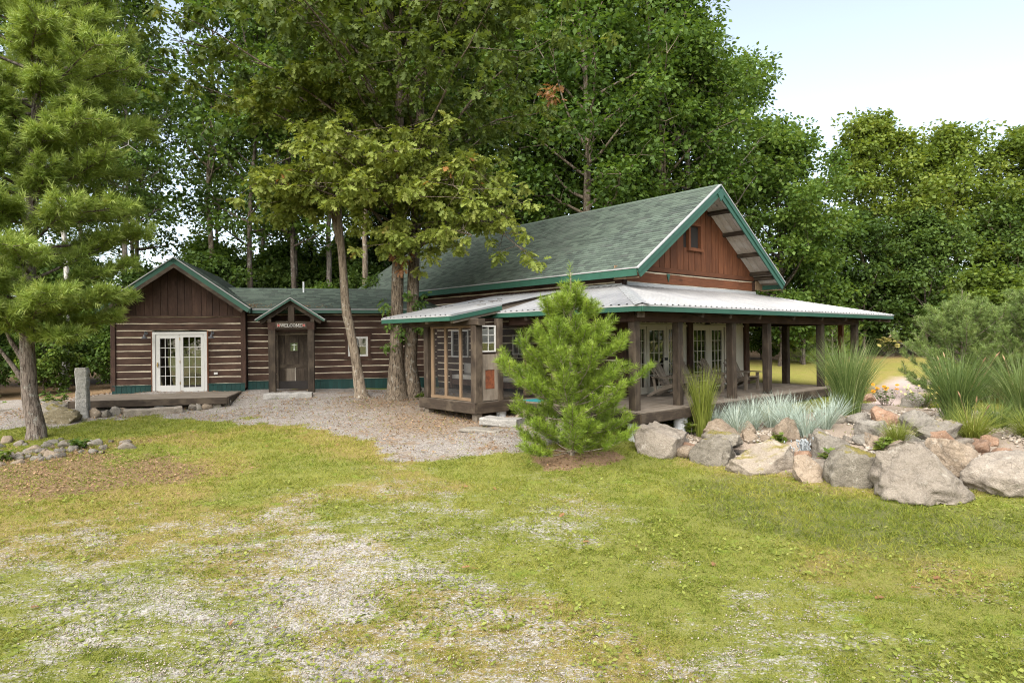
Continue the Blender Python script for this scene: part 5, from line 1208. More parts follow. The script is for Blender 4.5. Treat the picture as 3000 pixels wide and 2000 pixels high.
PR['youngpine'] = (ndl[0], ndl[1], 'twig', 'needle')
def tree(nm, label, proto, x, y, s=1., rot=None, group=None, leaf=None, bark=None, sz=None, cat='tree', dz=0.):
    return place_tree(nm, label, PR[proto], (x, y, gz1(x, y) + dz), rot if rot is not None else (x * 7.7 + y * 3.1) % 6.28, s, sz, group, leaf, bark, cat)
# trees that stand out
tree('maple_tree', 'tall pale barked tree with forking trunk rising behind the main roof', 'ash', 4.3, 34.0, 1.25, .4, None, 'leaf_green', 'bark_light')
tree('maple_tree', 'broad green tree at the edge of the sky, behind the front gable', 'maple', 10.6, 36.5, 1.18, 3.4)
tree('maple_tree', 'tall green tree behind the porch roof, its crown cut by the top of the picture', 'ash', 8.3, 37.0, 1.30, 2.6)
tree('broadleaf_tree', 'lower green tree on the open side of the wood, right of the gable', 'round', 15.6, 37.5, .98, .3, None, 'leaf_green')
tree('broadleaf_tree', 'small dark tree below the wood edge, just right of the gable roof', 'low', 17.3, 38.5, 1.15, 2.0, None, 'leaf_green')
gR = 'trees across the back lawn'
tree('maple_tree', 'big round crowned maple across the lawn, left end of the far tree group', 'round', 26.0, 46.0, 1.18, .9, gR)
tree('maple_tree', 'olive crowned maple across the lawn, right of the big round one', 'round', 31.8, 47.5, 1.14, 2.9, gR)
tree('maple_tree', 'yellowing maple across the lawn at the right picture edge', 'round', 37.2, 47.0, 1.14, 4.1, gR)
tree('broadleaf_tree', 'pale feathery tree between the wood edge and the far maples', 'slim', 21.2, 46.5, .72, 1.0, gR, 'leaf_yellow')
tree('broadleaf_tree', 'dark green tree low in front of the far maples', 'low', 23.6, 43.5, 1.25, 1.7, gR)
tree('broadleaf_tree', 'grey green spreading tree beyond the porch roof corner', 'low', 27.2, 42.6, 1.2, 3.3, gR, 'leaf_dark')
tree('broadleaf_tree', 'dark tree with a pale stem at the far right', 'low', 34.0, 44.0, 1.35, .2, gR, 'leaf_dark', 'bark_light')
tree('dead_birch', 'thin pale tree leaning in front of the far dark trees at the right', 'slim2', 36.5, 42.5, .62, 2.2, gR, 'leaf_yellow', 'bark_birch')
gS = 'brush at the back of the lawn'
for i, (x, y, s, lf, lb) in enumerate(((19.5, 43.0, .9, 'leaf_dark', 'dark brush seen between the porch posts'), (22.0, 44.5, 1.1, 'leaf_dark', 'dark brush right of the last porch posts'), (25.0, 45.5, 1.1, 'leaf_dark', 'dark brush behind the goldenrod'), (28.5, 45.0, 1.0, 'leaf_dark', 'dark brush under the round maple'), (31.5, 44.5, 1.1, 'leaf_yellow', 'yellowish brush under the olive maple'), (16.3, 42.5, .9, 'leaf_green', 'green brush behind the young pines seen through the porch'), (13.5, 40.5, .9, 'leaf_green', 'green brush beside the porch wall post'))):
    tree('shrub', lb, 'bush', x, y, s, None, gS, lf, None, None, 'shrub')
for i, (x, y, s, lb) in enumerate(((17.6, 39.5, 1.05, 'bright green young pine seen between the porch posts, the left one'), (20.0, 40.5, 1.15, 'bright green young pine seen between the porch posts, the right one'))):
    tree('young_pine', lb, 'youngpine', x, y, s, None, 'young pines on the back lawn', None, None, None, 'pine tree')
tree('sumac_shrub', 'bright yellow green leafy shrub behind the right hand pines', 'bush', 17.2, 23.4, .95, None, None, 'leaf_yellow', None, None, 'shrub')
# the wood behind the wing, cabin and roof: individual trees
gW = 'trees of the wood behind the buildings'
wood_trees = [('slim', -15.5, 33.0, 1.05, 'bark_light', 'leaf_green', 'grey trunk rising behind the cabin, just left of its peak'), ('slim2', -12.9, 31.5, 1.1, 'bark_dark', 'leaf_dark', 'dark leafy tree right behind the cabin gable'),
 ('slim', -17.8, 30.0, .95, 'bark_grey', 'leaf_dark', 'thin tree behind the left slope of the cabin roof'), ('slim2', -11.2, 33.5, 1.15, 'bark_dark', 'leaf_green', 'dark leaning stem above the left end of the wing roof'),
 ('slim2', -10.6, 32.4, 1.1, 'bark_dark', 'leaf_green', 'second dark stem above the left end of the wing roof'), ('slim', -9.6, 34.0, 1.05, 'bark_grey', 'leaf_green', 'straight grey trunk above the middle of the wing roof'),
 ('slim', -7.2, 32.0, 1.05, 'bark_light', 'leaf_green', 'pale trunk close to the right of the white vent pipe'), ('slim2', -8.3, 36.0, 1.0, 'bark_light', 'leaf_yellow', 'sparse thin tree behind the white vent pipe'),
 ('slim', -5.6, 33.5, 1.1, 'bark_grey', 'leaf_green', 'grey trunk behind the leaning tree'), ('maple', -3.2, 36.0, 1.0, 'bark_dark', 'leaf_dark', 'dark crowned tree behind the twin trunked oak'),
 ('ash', .6, 37.5, 1.05, 'bark_grey', 'leaf_green', 'leafy tree behind the far end of the big roof'), ('slim', 2.6, 39.0, 1.2, 'bark_light', 'leaf_green', 'slim pale stem between oak leaves and the main roof ridge'),
 ('maple', 6.6, 42.0, 1.15, 'bark_dark', 'leaf_dark', 'dark tree deep in the wood behind the main ridge'), ('slim', -20.5, 27.5, 1.0, 'bark_birch', 'leaf_green', 'white birch stem just right of the white pine trunk'),
 ('slim2', -22.6, 26.5, 1.0, 'bark_birch', 'leaf_green', 'white birch stem left of the white pine trunk'), ('slim', -18.7, 27.0, .85, 'bark_birch', 'leaf_green', 'thin birch stem left of the granite post')]
for (pt_, x, y, s, bk, lf, lb) in wood_trees: tree('forest_tree', lb, pt_, x, y, s * 1.25, None, gW, lf, bk)
deep = [('slim', -24, 35), ('slim2', -21, 38), ('slim', -18.5, 41), ('slim', -15, 39), ('slim2', -6.5, 41.5), ('slim', -3, 42), ('slim', -10.5, 46), ('maple', -1.0, 46), ('ash', 4, 46), ('maple', 10, 45), ('slim', -27, 31), ('maple', -32, 37), ('slim', -25, 43), ('slim', -17, 48), ('low', 13.5, 43.5), ('maple', 15.5, 47)]
for i, (pt_, x, y) in enumerate(deep):
    tree('forest_tree', 'tree deep in the wood, seen only in glimpses between the nearer ones', pt_, x + .7 * math.sin(i * 5), y + math.cos(i * 3), 1.25 + .12 * math.sin(i * 2.1), None, 'trees deep in the wood', ('leaf_green', 'leaf_dark', 'leaf_yellow')[i % 3] if i % 4 else 'leaf_green', ('bark_grey', 'bark_dark', 'bark_light')[i % 3])
for (x, y, s, lb) in ((-6.9, 35.5, .95, 'dark hemlock between the wing roof and the leaning tree'), (-3.8, 33.0, .9, 'dark hemlock behind the oak, left of the big roof'), (1.8, 41.0, 1.0, 'dark hemlock behind the big roof'), (-11.8, 38.0, .62, 'dark hemlock deep behind the wing roof'), (-8.9, 36.8, .55, 'short dark hemlock behind the middle of the wing roof'), (-14.6, 36.0, .5, 'short dark hemlock behind the cabin peak')):
    tree('hemlock_tree', lb, 'hemlock', x, y, s, None, 'dark hemlocks in the wood')
ug = 'undergrowth shrubs at the wood edge'
for i, (x, y, s, lf) in enumerate(((-16.0, 26.5, .8, 'leaf_green'), (-18.2, 25.2, .7, 'leaf_green'), (-20.2, 24.6, .75, 'leaf_dark'), (-22.5, 24.0, .8, 'leaf_green'), (-24.5, 25.5, 1.1, 'leaf_dark'), (-10.4, 36.5, 1.3, 'leaf_green'), (-7.8, 34.4, 1.2, 'leaf_dark'), (-5.2, 36.5, 1.3, 'leaf_dark'), (-13.2, 37.0, 1.5, 'leaf_green'), (-10.0, 39.0, 1.6, 'leaf_green'), (-7.4, 38.2, 1.5, 'leaf_green'), (-4.4, 38.6, 1.6, 'leaf_green'), (-16.2, 35.2, 1.5, 'leaf_green'), (-14.2, 30.5, 1.2, 'leaf_dark'), (-16.5, 29.5, 1.1, 'leaf_dark'), (-9.2, 31.0, .9, 'leaf_green'), (-6.2, 30.5, .95, 'leaf_dark'), (-19.5, 28.8, 1.2, 'leaf_dark'), (-22, 30, 1.3, 'leaf_green'), (-26, 28, 1.4, 'leaf_dark'), (-12, 34.5, 1.2, 'leaf_dark'), (-1.5, 33.5, 1.2, 'leaf_dark'), (2.5, 36, 1.3, 'leaf_dark'), (7, 38.5, 1.3, 'leaf_dark'))):
    tree('undergrowth_shrub', 'leafy undergrowth shrub filling the shade at the wood edge', 'bush', x, y, s, None, ug, lf, None, None, 'shrub')
# far wood behind everything: one mass
r = rs(91); n = 1500; cx = r.uniform(-60, 62, n); cy = r.uniform(52, 66, n); ch_ = r.uniform(.5, 1, n) * (13 + 3 * np.sin(cx * .23) + 2 * np.sin(cx * .71)) * np.where(cx > 16, .62, np.where(cx > -3, .75, .42))
cz = gz(cx, cy) + ch_ * r.rand(n) ** .8; C, A, Nn, S, rnd, tone = clump_leaves(r, np.c_[cx, cy, cz], r.uniform(.9, 1.7, n), r.uniform(.6, 1.1, n), 46, .25, (.28, .5))
tag(link('far_wood', leaf_mesh('far_wood', LEAF2, C, A, Nn, S, rnd, tone), None, M['leaf_dark']), 'far dark wood closing the view behind the nearer trees', None, None, 'stuff')
# trees behind the photographer, mirrored in the panes
for i, (pt_, x, y) in enumerate((('round', -14, -16), ('maple', -4, -22), ('round', 7, -20), ('maple', 17, -15), ('round', -24, -9), ('round', 26, -6))):
    tree('yard_tree', 'tree across the yard, seen only mirrored in the window panes', pt_, x, y, 1.0, None, 'trees mirrored in the panes')

# ---------------------------------------------------------------- stones
def mk_rock(name, c0, c1, c2, lichen=(.50, .475, .42), la=.55, moss=0.0):
    m, nt, b = newmat(name); v = vecnode(nt, (1, 1, 1)); v2 = vecnode(nt, (1, 1, 3.5))
    g = noise(nt, v, 3.0, 7, .72, .4); f = noise(nt, v, 38, 3, .7); ly = noise(nt, v2, 2.4, 5, .6, 1.2)
    cc = ramp(nt, g, [(.28, c0), (.5, c1), (.72, c2)]); cc = mixc(nt, .35, cc, ramp(nt, f, [(.3, c3(c0, .8)), (.7, c3(c2, 1.12))]))
    cc = mixc(nt, math2(nt, 'MULTIPLY', smooth(nt, ly, .56, .62), .35), cc, c3(c0, .55))
    l = smooth(nt, noise(nt, v, 6.5, 5, .75), .56, .66); cc = mixc(nt, math2(nt, 'MULTIPLY', l, la), cc, lichen)
    if moss:
        ge = N(nt, "ShaderNodeNewGeometry"); sx = N(nt, "ShaderNodeSeparateXYZ"); nt.links.new(ge.outputs["Normal"], sx.inputs[0])
        mm = math2(nt, 'MULTIPLY', smooth(nt, sx.outputs[2], .72, .95), smooth(nt, noise(nt, v, 2.6, 5, .7), .40 + .12 * (1 - moss), .60)); cc = mixc(nt, math2(nt, 'MULTIPLY', mm, .9), cc, ramp(nt, f, [(.3, (.075, .062, .010)), (.7, (.22, .18, .03))]))
    vc = N(nt, "ShaderNodeTexVoronoi", feature='DISTANCE_TO_EDGE'); vc.inputs['Scale'].default_value = 2.1; wv_ = N(nt, 'ShaderNodeVectorMath', operation='ADD'); nz_ = N(nt, 'ShaderNodeTexNoise'); nz_.inputs['Scale'].default_value = 3.0; nt.links.new(v, nz_.inputs['Vector']); nt.links.new(v, wv_.inputs[0]); nt.links.new(nz_.outputs['Color'], wv_.inputs[1]); nt.links.new(wv_.outputs[0], vc.inputs['Vector'])
    ck = math2(nt, 'MULTIPLY', math2(nt, 'SUBTRACT', 1.0, smooth(nt, vc.outputs['Distance'], .0, .03)), smooth(nt, noise(nt, v, 1.7, 2), .46, .6)); cc = mixc(nt, math2(nt, 'MULTIPLY', ck, .38), cc, c3(c0, .3))
    nt.links.new(vary(nt, cc, .12), b.inputs["Base Color"]); b.inputs["Roughness"].default_value = .9; b.inputs["Specular IOR Level"].default_value = .2
    bump(nt, b, math2(nt, 'ADD', g, math2(nt, 'MULTIPLY', f, .35)), 1.0, .06); return m
M['rk_light'] = mk_rock('pale_granite', (.128, .106, .083), (.228, .194, .156), (.318, .278, .228), (.36, .33, .28))
M['rk_lightmoss'] = mk_rock('pale_mossy_granite', (0.138, 0.112, 0.084), (0.232, 0.194, 0.150), (0.318, 0.275, 0.224), (0.361, 0.327, 0.267), moss=1.0)
M['rk_grey'] = mk_rock('grey_lichened_stone', (.080, .070, .056), (.165, .145, .118), (.265, .238, .198), (.34, .315, .265), moss=.3)
M['rk_greymoss'] = mk_rock('grey_mossy_stone', (.075, .064, .048), (.155, .135, .105), (.25, .225, .185), (.36, .33, .275), moss=.9)
M['rk_tan'] = mk_rock('tan_stone', (0.138, 0.101, 0.069), (0.232, 0.181, 0.129), (0.327, 0.267, 0.202), la=.25)
M['rk_brown'] = mk_rock('rusty_brown_stone', (.13, .070, .042), (.24, .145, .092), (.36, .25, .18), la=.25)
M['rk_slab'] = mk_rock('grey_slab_stone', (.10, .090, .076), (.19, .170, .142), (.285, .26, .22), (.34, .315, .27), la=.3)
M['granite'] = mk_rock('split_granite', (.17, .16, .145), (.30, .285, .26), (.44, .42, .39), la=.35)
M['moss_rk'] = mk_rock('moss_covered_stone', (.10, .085, .05), (.20, .165, .10), (.32, .27, .18), moss=1.0)
M['pebble'] = mk_leaf('river_pebble', [(0, (.17, .13, .095)), (.4, (.28, .235, .185)), (.8, (.37, .32, .265)), (1, (.22, .205, .19))], .0, .8, .3)
import bmesh
def ico(sub):
    bm = bmesh.new(); bmesh.ops.create_icosphere(bm, subdivisions=sub, radius=1.0); V = np.array([v.co[:] for v in bm.verts]); F = np.array([[v.index for v in f.verts] for f in bm.faces]); bm.free(); return V, F
ICO = {k: ico(k) for k in (1, 2, 3, 4, 5)}
def n3(P, s, seed):
    return (vnoise(P[:, 0] / s * 1. + seed * 3.1, P[:, 1] / s + P[:, 2] / s * .73 + seed, 1.) + vnoise(P[:, 1] / s + 40 + seed, P[:, 2] / s - P[:, 0] / s * .6, 1.) + vnoise(P[:, 2] / s + 80, P[:, 0] / s + P[:, 1] / s * .4 + seed, 1.)) / 3 - .5
def rock_mesh(seed, w, d, h, sub=4, cuts=9, rough=.10, tilt=0., squash=.0):
    r = rs(seed); V, F = ICO[sub]; P = V.copy()
    P = P * (1 + n3(P, .8, seed)[:, None] * .55)
    for k in range(cuts):
        n = unit(r.normal(0, 1, 3)); c = r.uniform(.45, .80); dd = P @ n; o = dd > c; P[o] -= np.outer((dd[o] - c) * .92, n)
    P = P * (1 + n3(P, .30, seed + 5)[:, None] * rough * 2.6 + n3(P, .12, seed + 9)[:, None] * rough * 1.7 + n3(P, .05, seed + 13)[:, None] * rough * .8)
    P[:, 2] = np.maximum(P[:, 2], -.30 + .04 * n3(P, .2, seed)); P = (P - P.min(0)) / (P.max(0) - P.min(0)) - .5
    if tilt: c_, s_ = math.cos(tilt), math.sin(tilt); P = np.c_[P[:, 0] * c_ - P[:, 2] * s_, P[:, 1], P[:, 0] * s_ + P[:, 2] * c_]; P = (P - P.min(0)) / (P.max(0) - P.min(0)) - .5
    P = P * np.array([w, d, h]) + np.array([0, 0, h * .5]); return np_mesh('rock', P, [F], sub >= 3)
def boulder(label, x, y, w, h, mat, seed, d=None, sink=.12, dz=0., rot=None, group='boulders of the rock garden', name='boulder', cat='boulder', tilt=0., cuts=9, sub=5):
    d = d or w * .8; me = rock_mesh(seed, w, d, h * (1 + sink), sub, cuts, .10, tilt); me.name = name
    o = link(name, me, None, M[mat]); o.location = (x, y + d * .36, gz1(x, y + d * .3) - h * sink + dz); o.rotation_euler = (0, 0, rs(seed).uniform(-.4, .4) if rot is None else rot)
    return tag(o, label, cat, group)
boulder('big pale rounded boulder, leftmost of the rock garden beside the young pine', 3.25, 13.85, 1.24, .66, 'rk_light', 1, 1.0, cuts=6)
boulder('grey lichened boulder with moss, second from the left in the front row', 4.17, 13.25, .96, .56, 'rk_greymoss', 2, .8)
boulder('wide pale boulder with a yellow moss cap in the front row', 4.92, 12.45, 1.50, .56, 'rk_lightmoss', 3, 1.0, cuts=7)
boulder('small tan boulder between the moss capped one and the lichened one', 5.45, 11.75, .70, .44, 'rk_tan', 4, .6)
boulder('grey boulder blotched with lichen and moss in the middle of the front row', 6.11, 11.3, 1.05, .64, 'rk_greymoss', 5, .9)
boulder('large grey flat topped boulder right of the fountain', 6.51, 12.8, 1.10, .56, 'rk_grey', 6, .8)
def pointed_boulder():
    V0, F0 = ICO[5]; P = V0.copy(); P = P * (1 + n3(P, .9, 31)[:, None] * .3)
    for nrm, c in (((-.62, -.45, .64), .42), ((.80, -.30, .52), .40), ((.1, -.93, .35), .55), ((.3, .8, .5), .5), ((0, 0, -1), .5), ((-.95, .1, .2), .75), ((.45, -.75, .5), .52), ((-.2, -.75, .62), .5)):
        n_ = unit(np.array(nrm)); dd = P @ n_; o_ = dd > c; P[o_] -= np.outer((dd[o_] - c) * .95, n_)
    P = P * (1 + n3(P, .3, 36)[:, None] * .32 + n3(P, .12, 40)[:, None] * .24 + n3(P, .05, 44)[:, None] * .12); P = (P - P.min(0)) / (P.max(0) - P.min(0)) - .5
    P[:, 0] += (P[:, 2] + .5) * -.12; o = link('boulder', np_mesh('boulder', P * np.array([1.62, 1.15, .98]) + [0, 0, .42], [F0], True), None, M['rk_light']); o.location = (6.85, 10.75, gz1(6.85, 10.75) - .03)
    tag(o, 'huge pointed boulder with cracks at the front right', 'boulder', 'boulders of the rock garden')
pointed_boulder()
boulder('long grey slab boulder cut by the right picture edge', 8.35, 10.6, 1.50, .62, 'rk_light', 8, 1.0)
boulder('rusty brown tilted boulder wedged behind the huge pointed one', 7.75, 11.2, .80, .66, 'rk_tan', 9, .7, dz=.08, tilt=.7)
boulder('pale flat slab lying behind the huge pointed boulder', 8.2, 12.4, 1.15, .30, 'rk_light', 10, .9, cuts=12)
boulder('grey and white boulder behind the pale flat slab', 8.95, 13.4, .95, .42, 'rk_grey', 11, .8)
boulder('rounded grey boulder beneath the orange flowers', 9.1, 14.3, .82, .48, 'rk_slab', 12, .7)
boulder('rust red rounded boulder at the back of the rock garden', 8.94, 15.2, .98, .44, 'rk_brown', 13, .7, cuts=5)
boulder('low grey boulder left of the rust red one', 8.4, 15.5, .62, .28, 'rk_slab', 14, .5)
boulder('grey boulder at the foot of the big silvery grass', 8.05, 15.9, .75, .30, 'rk_grey', 15, .6)
boulder('layered tan boulder right of the upright yellow green grass', 4.98, 15.1, .98, .52, 'rk_tan', 16, .8, cuts=13)
boulder('dark flat boulder in front of the layered tan one', 4.80, 14.65, .95, .34, 'rk_greymoss', 17, .6, cuts=13)
boulder('grey brown boulder under the left blue grasses', 5.6, 15.55, .62, .36, 'rk_tan', 18, .5)
boulder('brown boulder under the middle of the blue grasses', 6.28, 14.75, .62, .52, 'rk_tan', 19, .5)
boulder('small tan stone at the left side of the pond', 5.55, 15.0, .40, .26, 'rk_tan', 20, .35)
boulder('grey sloping boulder left of the bright low sedge', 7.95, 14.15, .72, .36, 'rk_slab', 21, .6)
boulder('mossy lichened boulder between pond and moss capped boulder', 5.35, 13.35, .85, .28, 'rk_greymoss', 22, .5)
boulder('flat brown stone below the fountain', 5.95, 13.1, .48, .18, 'rk_brown', 23, .35)
boulder('flat pale stone beside the layered tan boulder', 4.55, 14.35, .36, .12, 'rk_slab', 24, .26)
boulder('small pale stone beside the bright fern', 6.30, 12.3, .42, .26, 'rk_light', 25, .35)
boulder('pale grey stone among the yellow flowers', 11.2, 18.0, .75, .42, 'rk_slab', 26, .6)
boulder('pinkish stone right of the middle lichened boulder', 7.05, 12.3, .62, .24, 'rk_tan', 27, .5)
boulder('grey brown stone behind the huge pointed boulder, left', 7.35, 12.05, .55, .24, 'rk_tan', 28, .4)
boulder('reddish stone on the pebbles at the right', 9.75, 13.1, .40, .20, 'rk_brown', 29, .35)
boulder('dark stone at the right side of the fountain', 6.75, 14.15, .55, .34, 'rk_grey', 30, .45)
boulder('flat grey stone at the edge of the gravel path', 9.8, 17.7, .8, .16, 'rk_slab', 31, .6)
boulder('brown stone edging the gravel path', 10.75, 19.6, .6, .26, 'rk_brown', 32, .4)
rr_ = random.Random(77); fm = [rock_mesh(300 + k, 1, .8, .62, 3, 9, .1) for k in range(6)]; cnt = 0
for k in range(400):
    t = rr_.random(); x = rr_.uniform(3.4, 9.6); y = np.interp(x, [3.2, 4.2, 5, 5.7, 6.4, 6.9, 8.5, 9.6], [14.2, 13.6, 12.85, 12.2, 11.8, 11.2, 11.1, 12.5]) + rr_.random() ** 1.6 * 3.2 + .1
    if cnt >= 84 or float(pond_d(x, y)) < .98 or float(polydist(x, y, GARDEN)) < .1: continue
    s = rr_.choice((.18, .24, .3, .38, .5, .6)); me = fm[cnt % 6]; o = link('filler_stone', me); o.scale = (s, s * rr_.uniform(.8, 1.1), s * rr_.uniform(.7, 1)); o.rotation_euler = (rr_.uniform(-.2, .2), rr_.uniform(-.2, .2), rr_.uniform(0, 6)); o.location = (x, y, gz1(x, y) - s * .08)
    if not me.materials: me.materials.append(M['rk_tan'])
    o.material_slots[0].link = 'OBJECT'; o.material_slots[0].material = M[('rk_tan', 'rk_slab', 'rk_light', 'rk_tan', 'rk_brown')[cnt % 5]]; cnt += 1
    tag(o, 'small stone filling a gap between the big rock garden boulders', 'stone', 'filler stones of the rock garden')
# around the cabin deck
gd = 'fieldstones under the cabin deck'
boulder('mossy green boulder between the white pine and the granite post', -12.95, 18.4, 1.0, .44, 'moss_rk', 41, .8, group=gd)
boulder('grey boulder behind the mossy one at the wood edge', -14.0, 19.5, .95, .40, 'rk_grey', 42, .8, group=gd)
boulder('flat grey stone heaped behind the granite post', -13.2, 20.2, .7, .25, 'rk_slab', 43, .6, group=gd)
for i, (x, y, w, h, lb) in enumerate(((-12.40, 19.2, .42, .28, 'squat stone right next to the granite post'), (-12.13, 19.25, .26, .22, 'small upright stone second from the granite post'), (-12.0, 19.5, .34, .26, 'round stone third from the granite post'), (-11.85, 19.65, .30, .18, 'pale low stone left of the long slab'),
                                   (-10.15, 20.45, .34, .20, 'low grey stone right of the long slab'), (-9.95, 20.5, .22, .26, 'upright stone under the deck rim'), (-9.75, 20.6, .36, .20, 'pale flat stone under the deck rim'), (-9.5, 20.75, .36, .26, 'tan stone near the right deck corner'), (-9.25, 20.9, .32, .20, 'last stone at the right deck corner'))):
    boulder(lb, x, y, w, h, ('rk_tan', 'rk_grey', 'rk_slab')[i % 3], 50 + i, w * .8, group=gd, name='fieldstone', cat='stone', sub=3)
gp_ = jbox(-.16, .16, -.13, .13, -.2, 1.46, 'z', .018, .12, .03, random.Random(8)); gpo = fixn(gp_.build('granite_post', M['granite'])); gpo.location = (-12.74, 19.25, gz1(-12.74, 19.25)); gpo.rotation_euler = (0, -.02, .25); tag(gpo, 'rough grey granite post standing beside the cabin deck', 'stone post')
def slab(name, label, x, y, L, w, h, rot, mat, z=None, seed=1, dz=0.):
    mb = jbox(-L / 2, L / 2, -w / 2, w / 2, 0, h, 'x', .02, .22, .03, random.Random(seed)); o = fixn(mb.build(name, M[mat])); o.location = (x, y, (gz1(x, y) if z is None else z) + dz); o.rotation_euler = (0, 0, rot); return tag(o, label, 'stone slab', 'stone slabs used as steps')
slab('stone_slab', 'long pale stone slab step in front of the cabin deck', -11.0, 19.85, 1.55, .42, .24, .58, 'rk_light', None, 3, -.07)
slab('stone_slab', 'low stone slab step at the WELCOME door', -7.65, 22.15, 1.55, .55, .20, .23, 'granite', None, 4, -.05)
slab('stone_slab', 'upper grey slab step by the screened porch corner', -.25, 16.45, 1.05, .60, .20, -.45, 'granite', None, 5, -.02)
slab('stone_slab', 'lower flat slab step set in the gravel', -.75, 15.95, 1.1, .45, .10, -.45, 'rk_slab', None, 6, -.05)
boulder('rough tan block under the porch edge beside the slab step', .35, 16.6, .75, .34, 'rk_tan', 61, .5, group='stone slabs used as steps', name='stone_block', cat='stone')
# heap of stones under the white pine
r = random.Random(19); PILE = [(-13.2, 16.3), (-10.95, 16.6), (-8.8, 15.7), (-9.0, 14.6), (-10.6, 13.7), (-13.4, 14.3)]; pm_ = [rock_mesh(200 + k, 1, .8, .6, 3, 8, .1) for k in range(6)]
ps = []
while len(ps) < 74:
    x, y = r.uniform(-13.4, -8.8), r.uniform(13.7, 16.6)
    if float(polydist(x, y, PILE)) < 0: continue
    s = r.choice((.16, .2, .24, .3, .4, .26)); ps.append((x, y, s))
for k, (x, y, s) in enumerate(ps):
    me = pm_[k % 6]; o = link('heap_stone', me, None); o.scale = (s, s * r.uniform(.8, 1.1), s * r.uniform(.6, .9)); o.rotation_euler = (r.uniform(-.2, .2), r.uniform(-.2, .2), r.uniform(0, 6)); o.location = (x, y, gz1(x, y) - s * .1)
    if not me.materials: me.materials.append(M['rk_slab'])
    o.material_slots[0].link = 'OBJECT'; o.material_slots[0].material = M[('rk_slab', 'rk_tan', 'rk_light', 'rk_grey', 'rk_slab')[k % 5]]
    tag(o, 'fieldstone in the loose heap around the foot of the white pine', 'stone', 'stones heaped under the white pine')
# river pebbles
OCT = (np.array([(1., 0, 0), (-1, 0, 0), (0, 1, 0), (0, -1, 0), (0, 0, 1), (0, 0, -1)]), np.array([(0, 2, 4), (2, 1, 4), (1, 3, 4), (3, 0, 4), (2, 0, 5), (1, 2, 5), (3, 1, 5), (0, 3, 5)]))
def pebbles(name, label, pts, smin, smax, seed, shp=None):
    r = rs(seed); V0, F0 = shp or ICO[1]; n = len(pts); s = r.uniform(smin, smax, n)[:, None] * r.uniform(.6, 1.25, (n, 3)) * np.array([1, .85, .6]); a = r.rand(n) * 6.28; ca, sa = np.cos(a), np.sin(a)
    P = V0[None] * s[:, None, :]; P = np.stack([P[..., 0] * ca[:, None] - P[..., 1] * sa[:, None], P[..., 0] * sa[:, None] + P[..., 1] * ca[:, None], P[..., 2]], -1) + np.c_[pts, gz(pts[:, 0], pts[:, 1]) + s[:, 2] * .6 + .01][:, None, :]
    F = (F0[None] + (np.arange(n) * len(V0))[:, None, None]).reshape(-1, 3); rn = np.repeat(r.rand(n), len(F0)); me = np_mesh(name, P.reshape(-1, 3), [F], True, rn, rn)
    tag(link(name, me, None, M['pebble']), label, None, None, 'stuff')
r = rs(5); c = r.uniform((2.9, 10.8), (12.5, 17.5), (20000, 2)); k = (polydist(c[:, 0], c[:, 1], GARDEN) > .05) & (pond_d(c[:, 0], c[:, 1]) > .95) & (fbm(c[:, 0], c[:, 1], .8) > .43); pebbles('river_pebbles', 'pale river pebbles spread between the boulders', c[k], .022, .055, 6)
# pond and fountain
pn = 48; PV = [(pondc[0], pondc[1], 0)]
for i in range(pn):
    a = 2 * PI * i / pn; dx, dy = math.cos(a) * 1.45, math.sin(a) * .72; PV.append((pondc[0] + dx, pondc[1] + dy - .25 * dx, 0))
pme = np_mesh('pond_water', np.array(PV), [np.array([(0, 1 + i, 1 + (i + 1) % pn) for i in range(pn)])])
m, nt, b = newmat('dark_rippled_water'); b.inputs["Base Color"].default_value = (.012, .014, .016, 1); b.inputs["Roughness"].default_value = .06; b.inputs["Specular IOR Level"].default_value = .6; bump(nt, b, noise(nt, vecnode(nt, (1, 1, 1), False), 9, 3, .5, .6), .5, .04); M['water'] = m
po = link('pond_water', pme, None, M['water']); po.location.z = gz1(*pondc) - .12; tag(po, 'small dark rippled pond among the boulders', None, None, 'structure')
m, nt, b = newmat('foaming_water'); b.inputs["Base Color"].default_value = (.42, .45, .46, 1); b.inputs["Roughness"].default_value = .25; b.inputs["Transmission Weight"].default_value = .35; b.inputs["IOR"].default_value = 1.33; M['foam'] = m
fx, fy = 6.22, 13.85; fz = gz1(fx, fy) - .14
fo = thing('bubbling_fountain', 'bubbling fountain of clear water rising from the small pond', 'fountain', (fx, fy, fz))
r = rs(71); T = Tubes()
for k in range(46):
    a = r.rand() * 6.28; rr = r.uniform(.02, .15); zt = r.uniform(.18, .30); t = np.linspace(0, 1, 7); T.add(np.c_[np.cos(a) * rr * t ** .8 + r.normal(0, .008, 7), np.sin(a) * rr * .85 * t ** .8 + r.normal(0, .008, 7), .12 + zt * (1 - (2 * t - .85) ** 2 * .62) - .2 * t ** 3], r.uniform(.006, .016) * (1 - .5 * t), 5)
link('water_jets', T.mesh('water_jets'), fo, M['foam'])['kind'] = 'stuff'
n = 90; pts = np.c_[r.normal(0, .17, n), r.normal(0, .14, n), r.uniform(.05, .38, n)]; V1, F1 = ICO[1]; s = r.uniform(.006, .018, (n, 1, 1)); PP = V1[None] * s * np.array([1, 1, 2.]) + pts[:, None]
do = link('water_drops', np_mesh('water_drops', PP.reshape(-1, 3), [(F1[None] + (np.arange(n) * len(V1))[:, None, None]).reshape(-1, 3)], True), fo, M['foam']); do['kind'] = 'stuff'

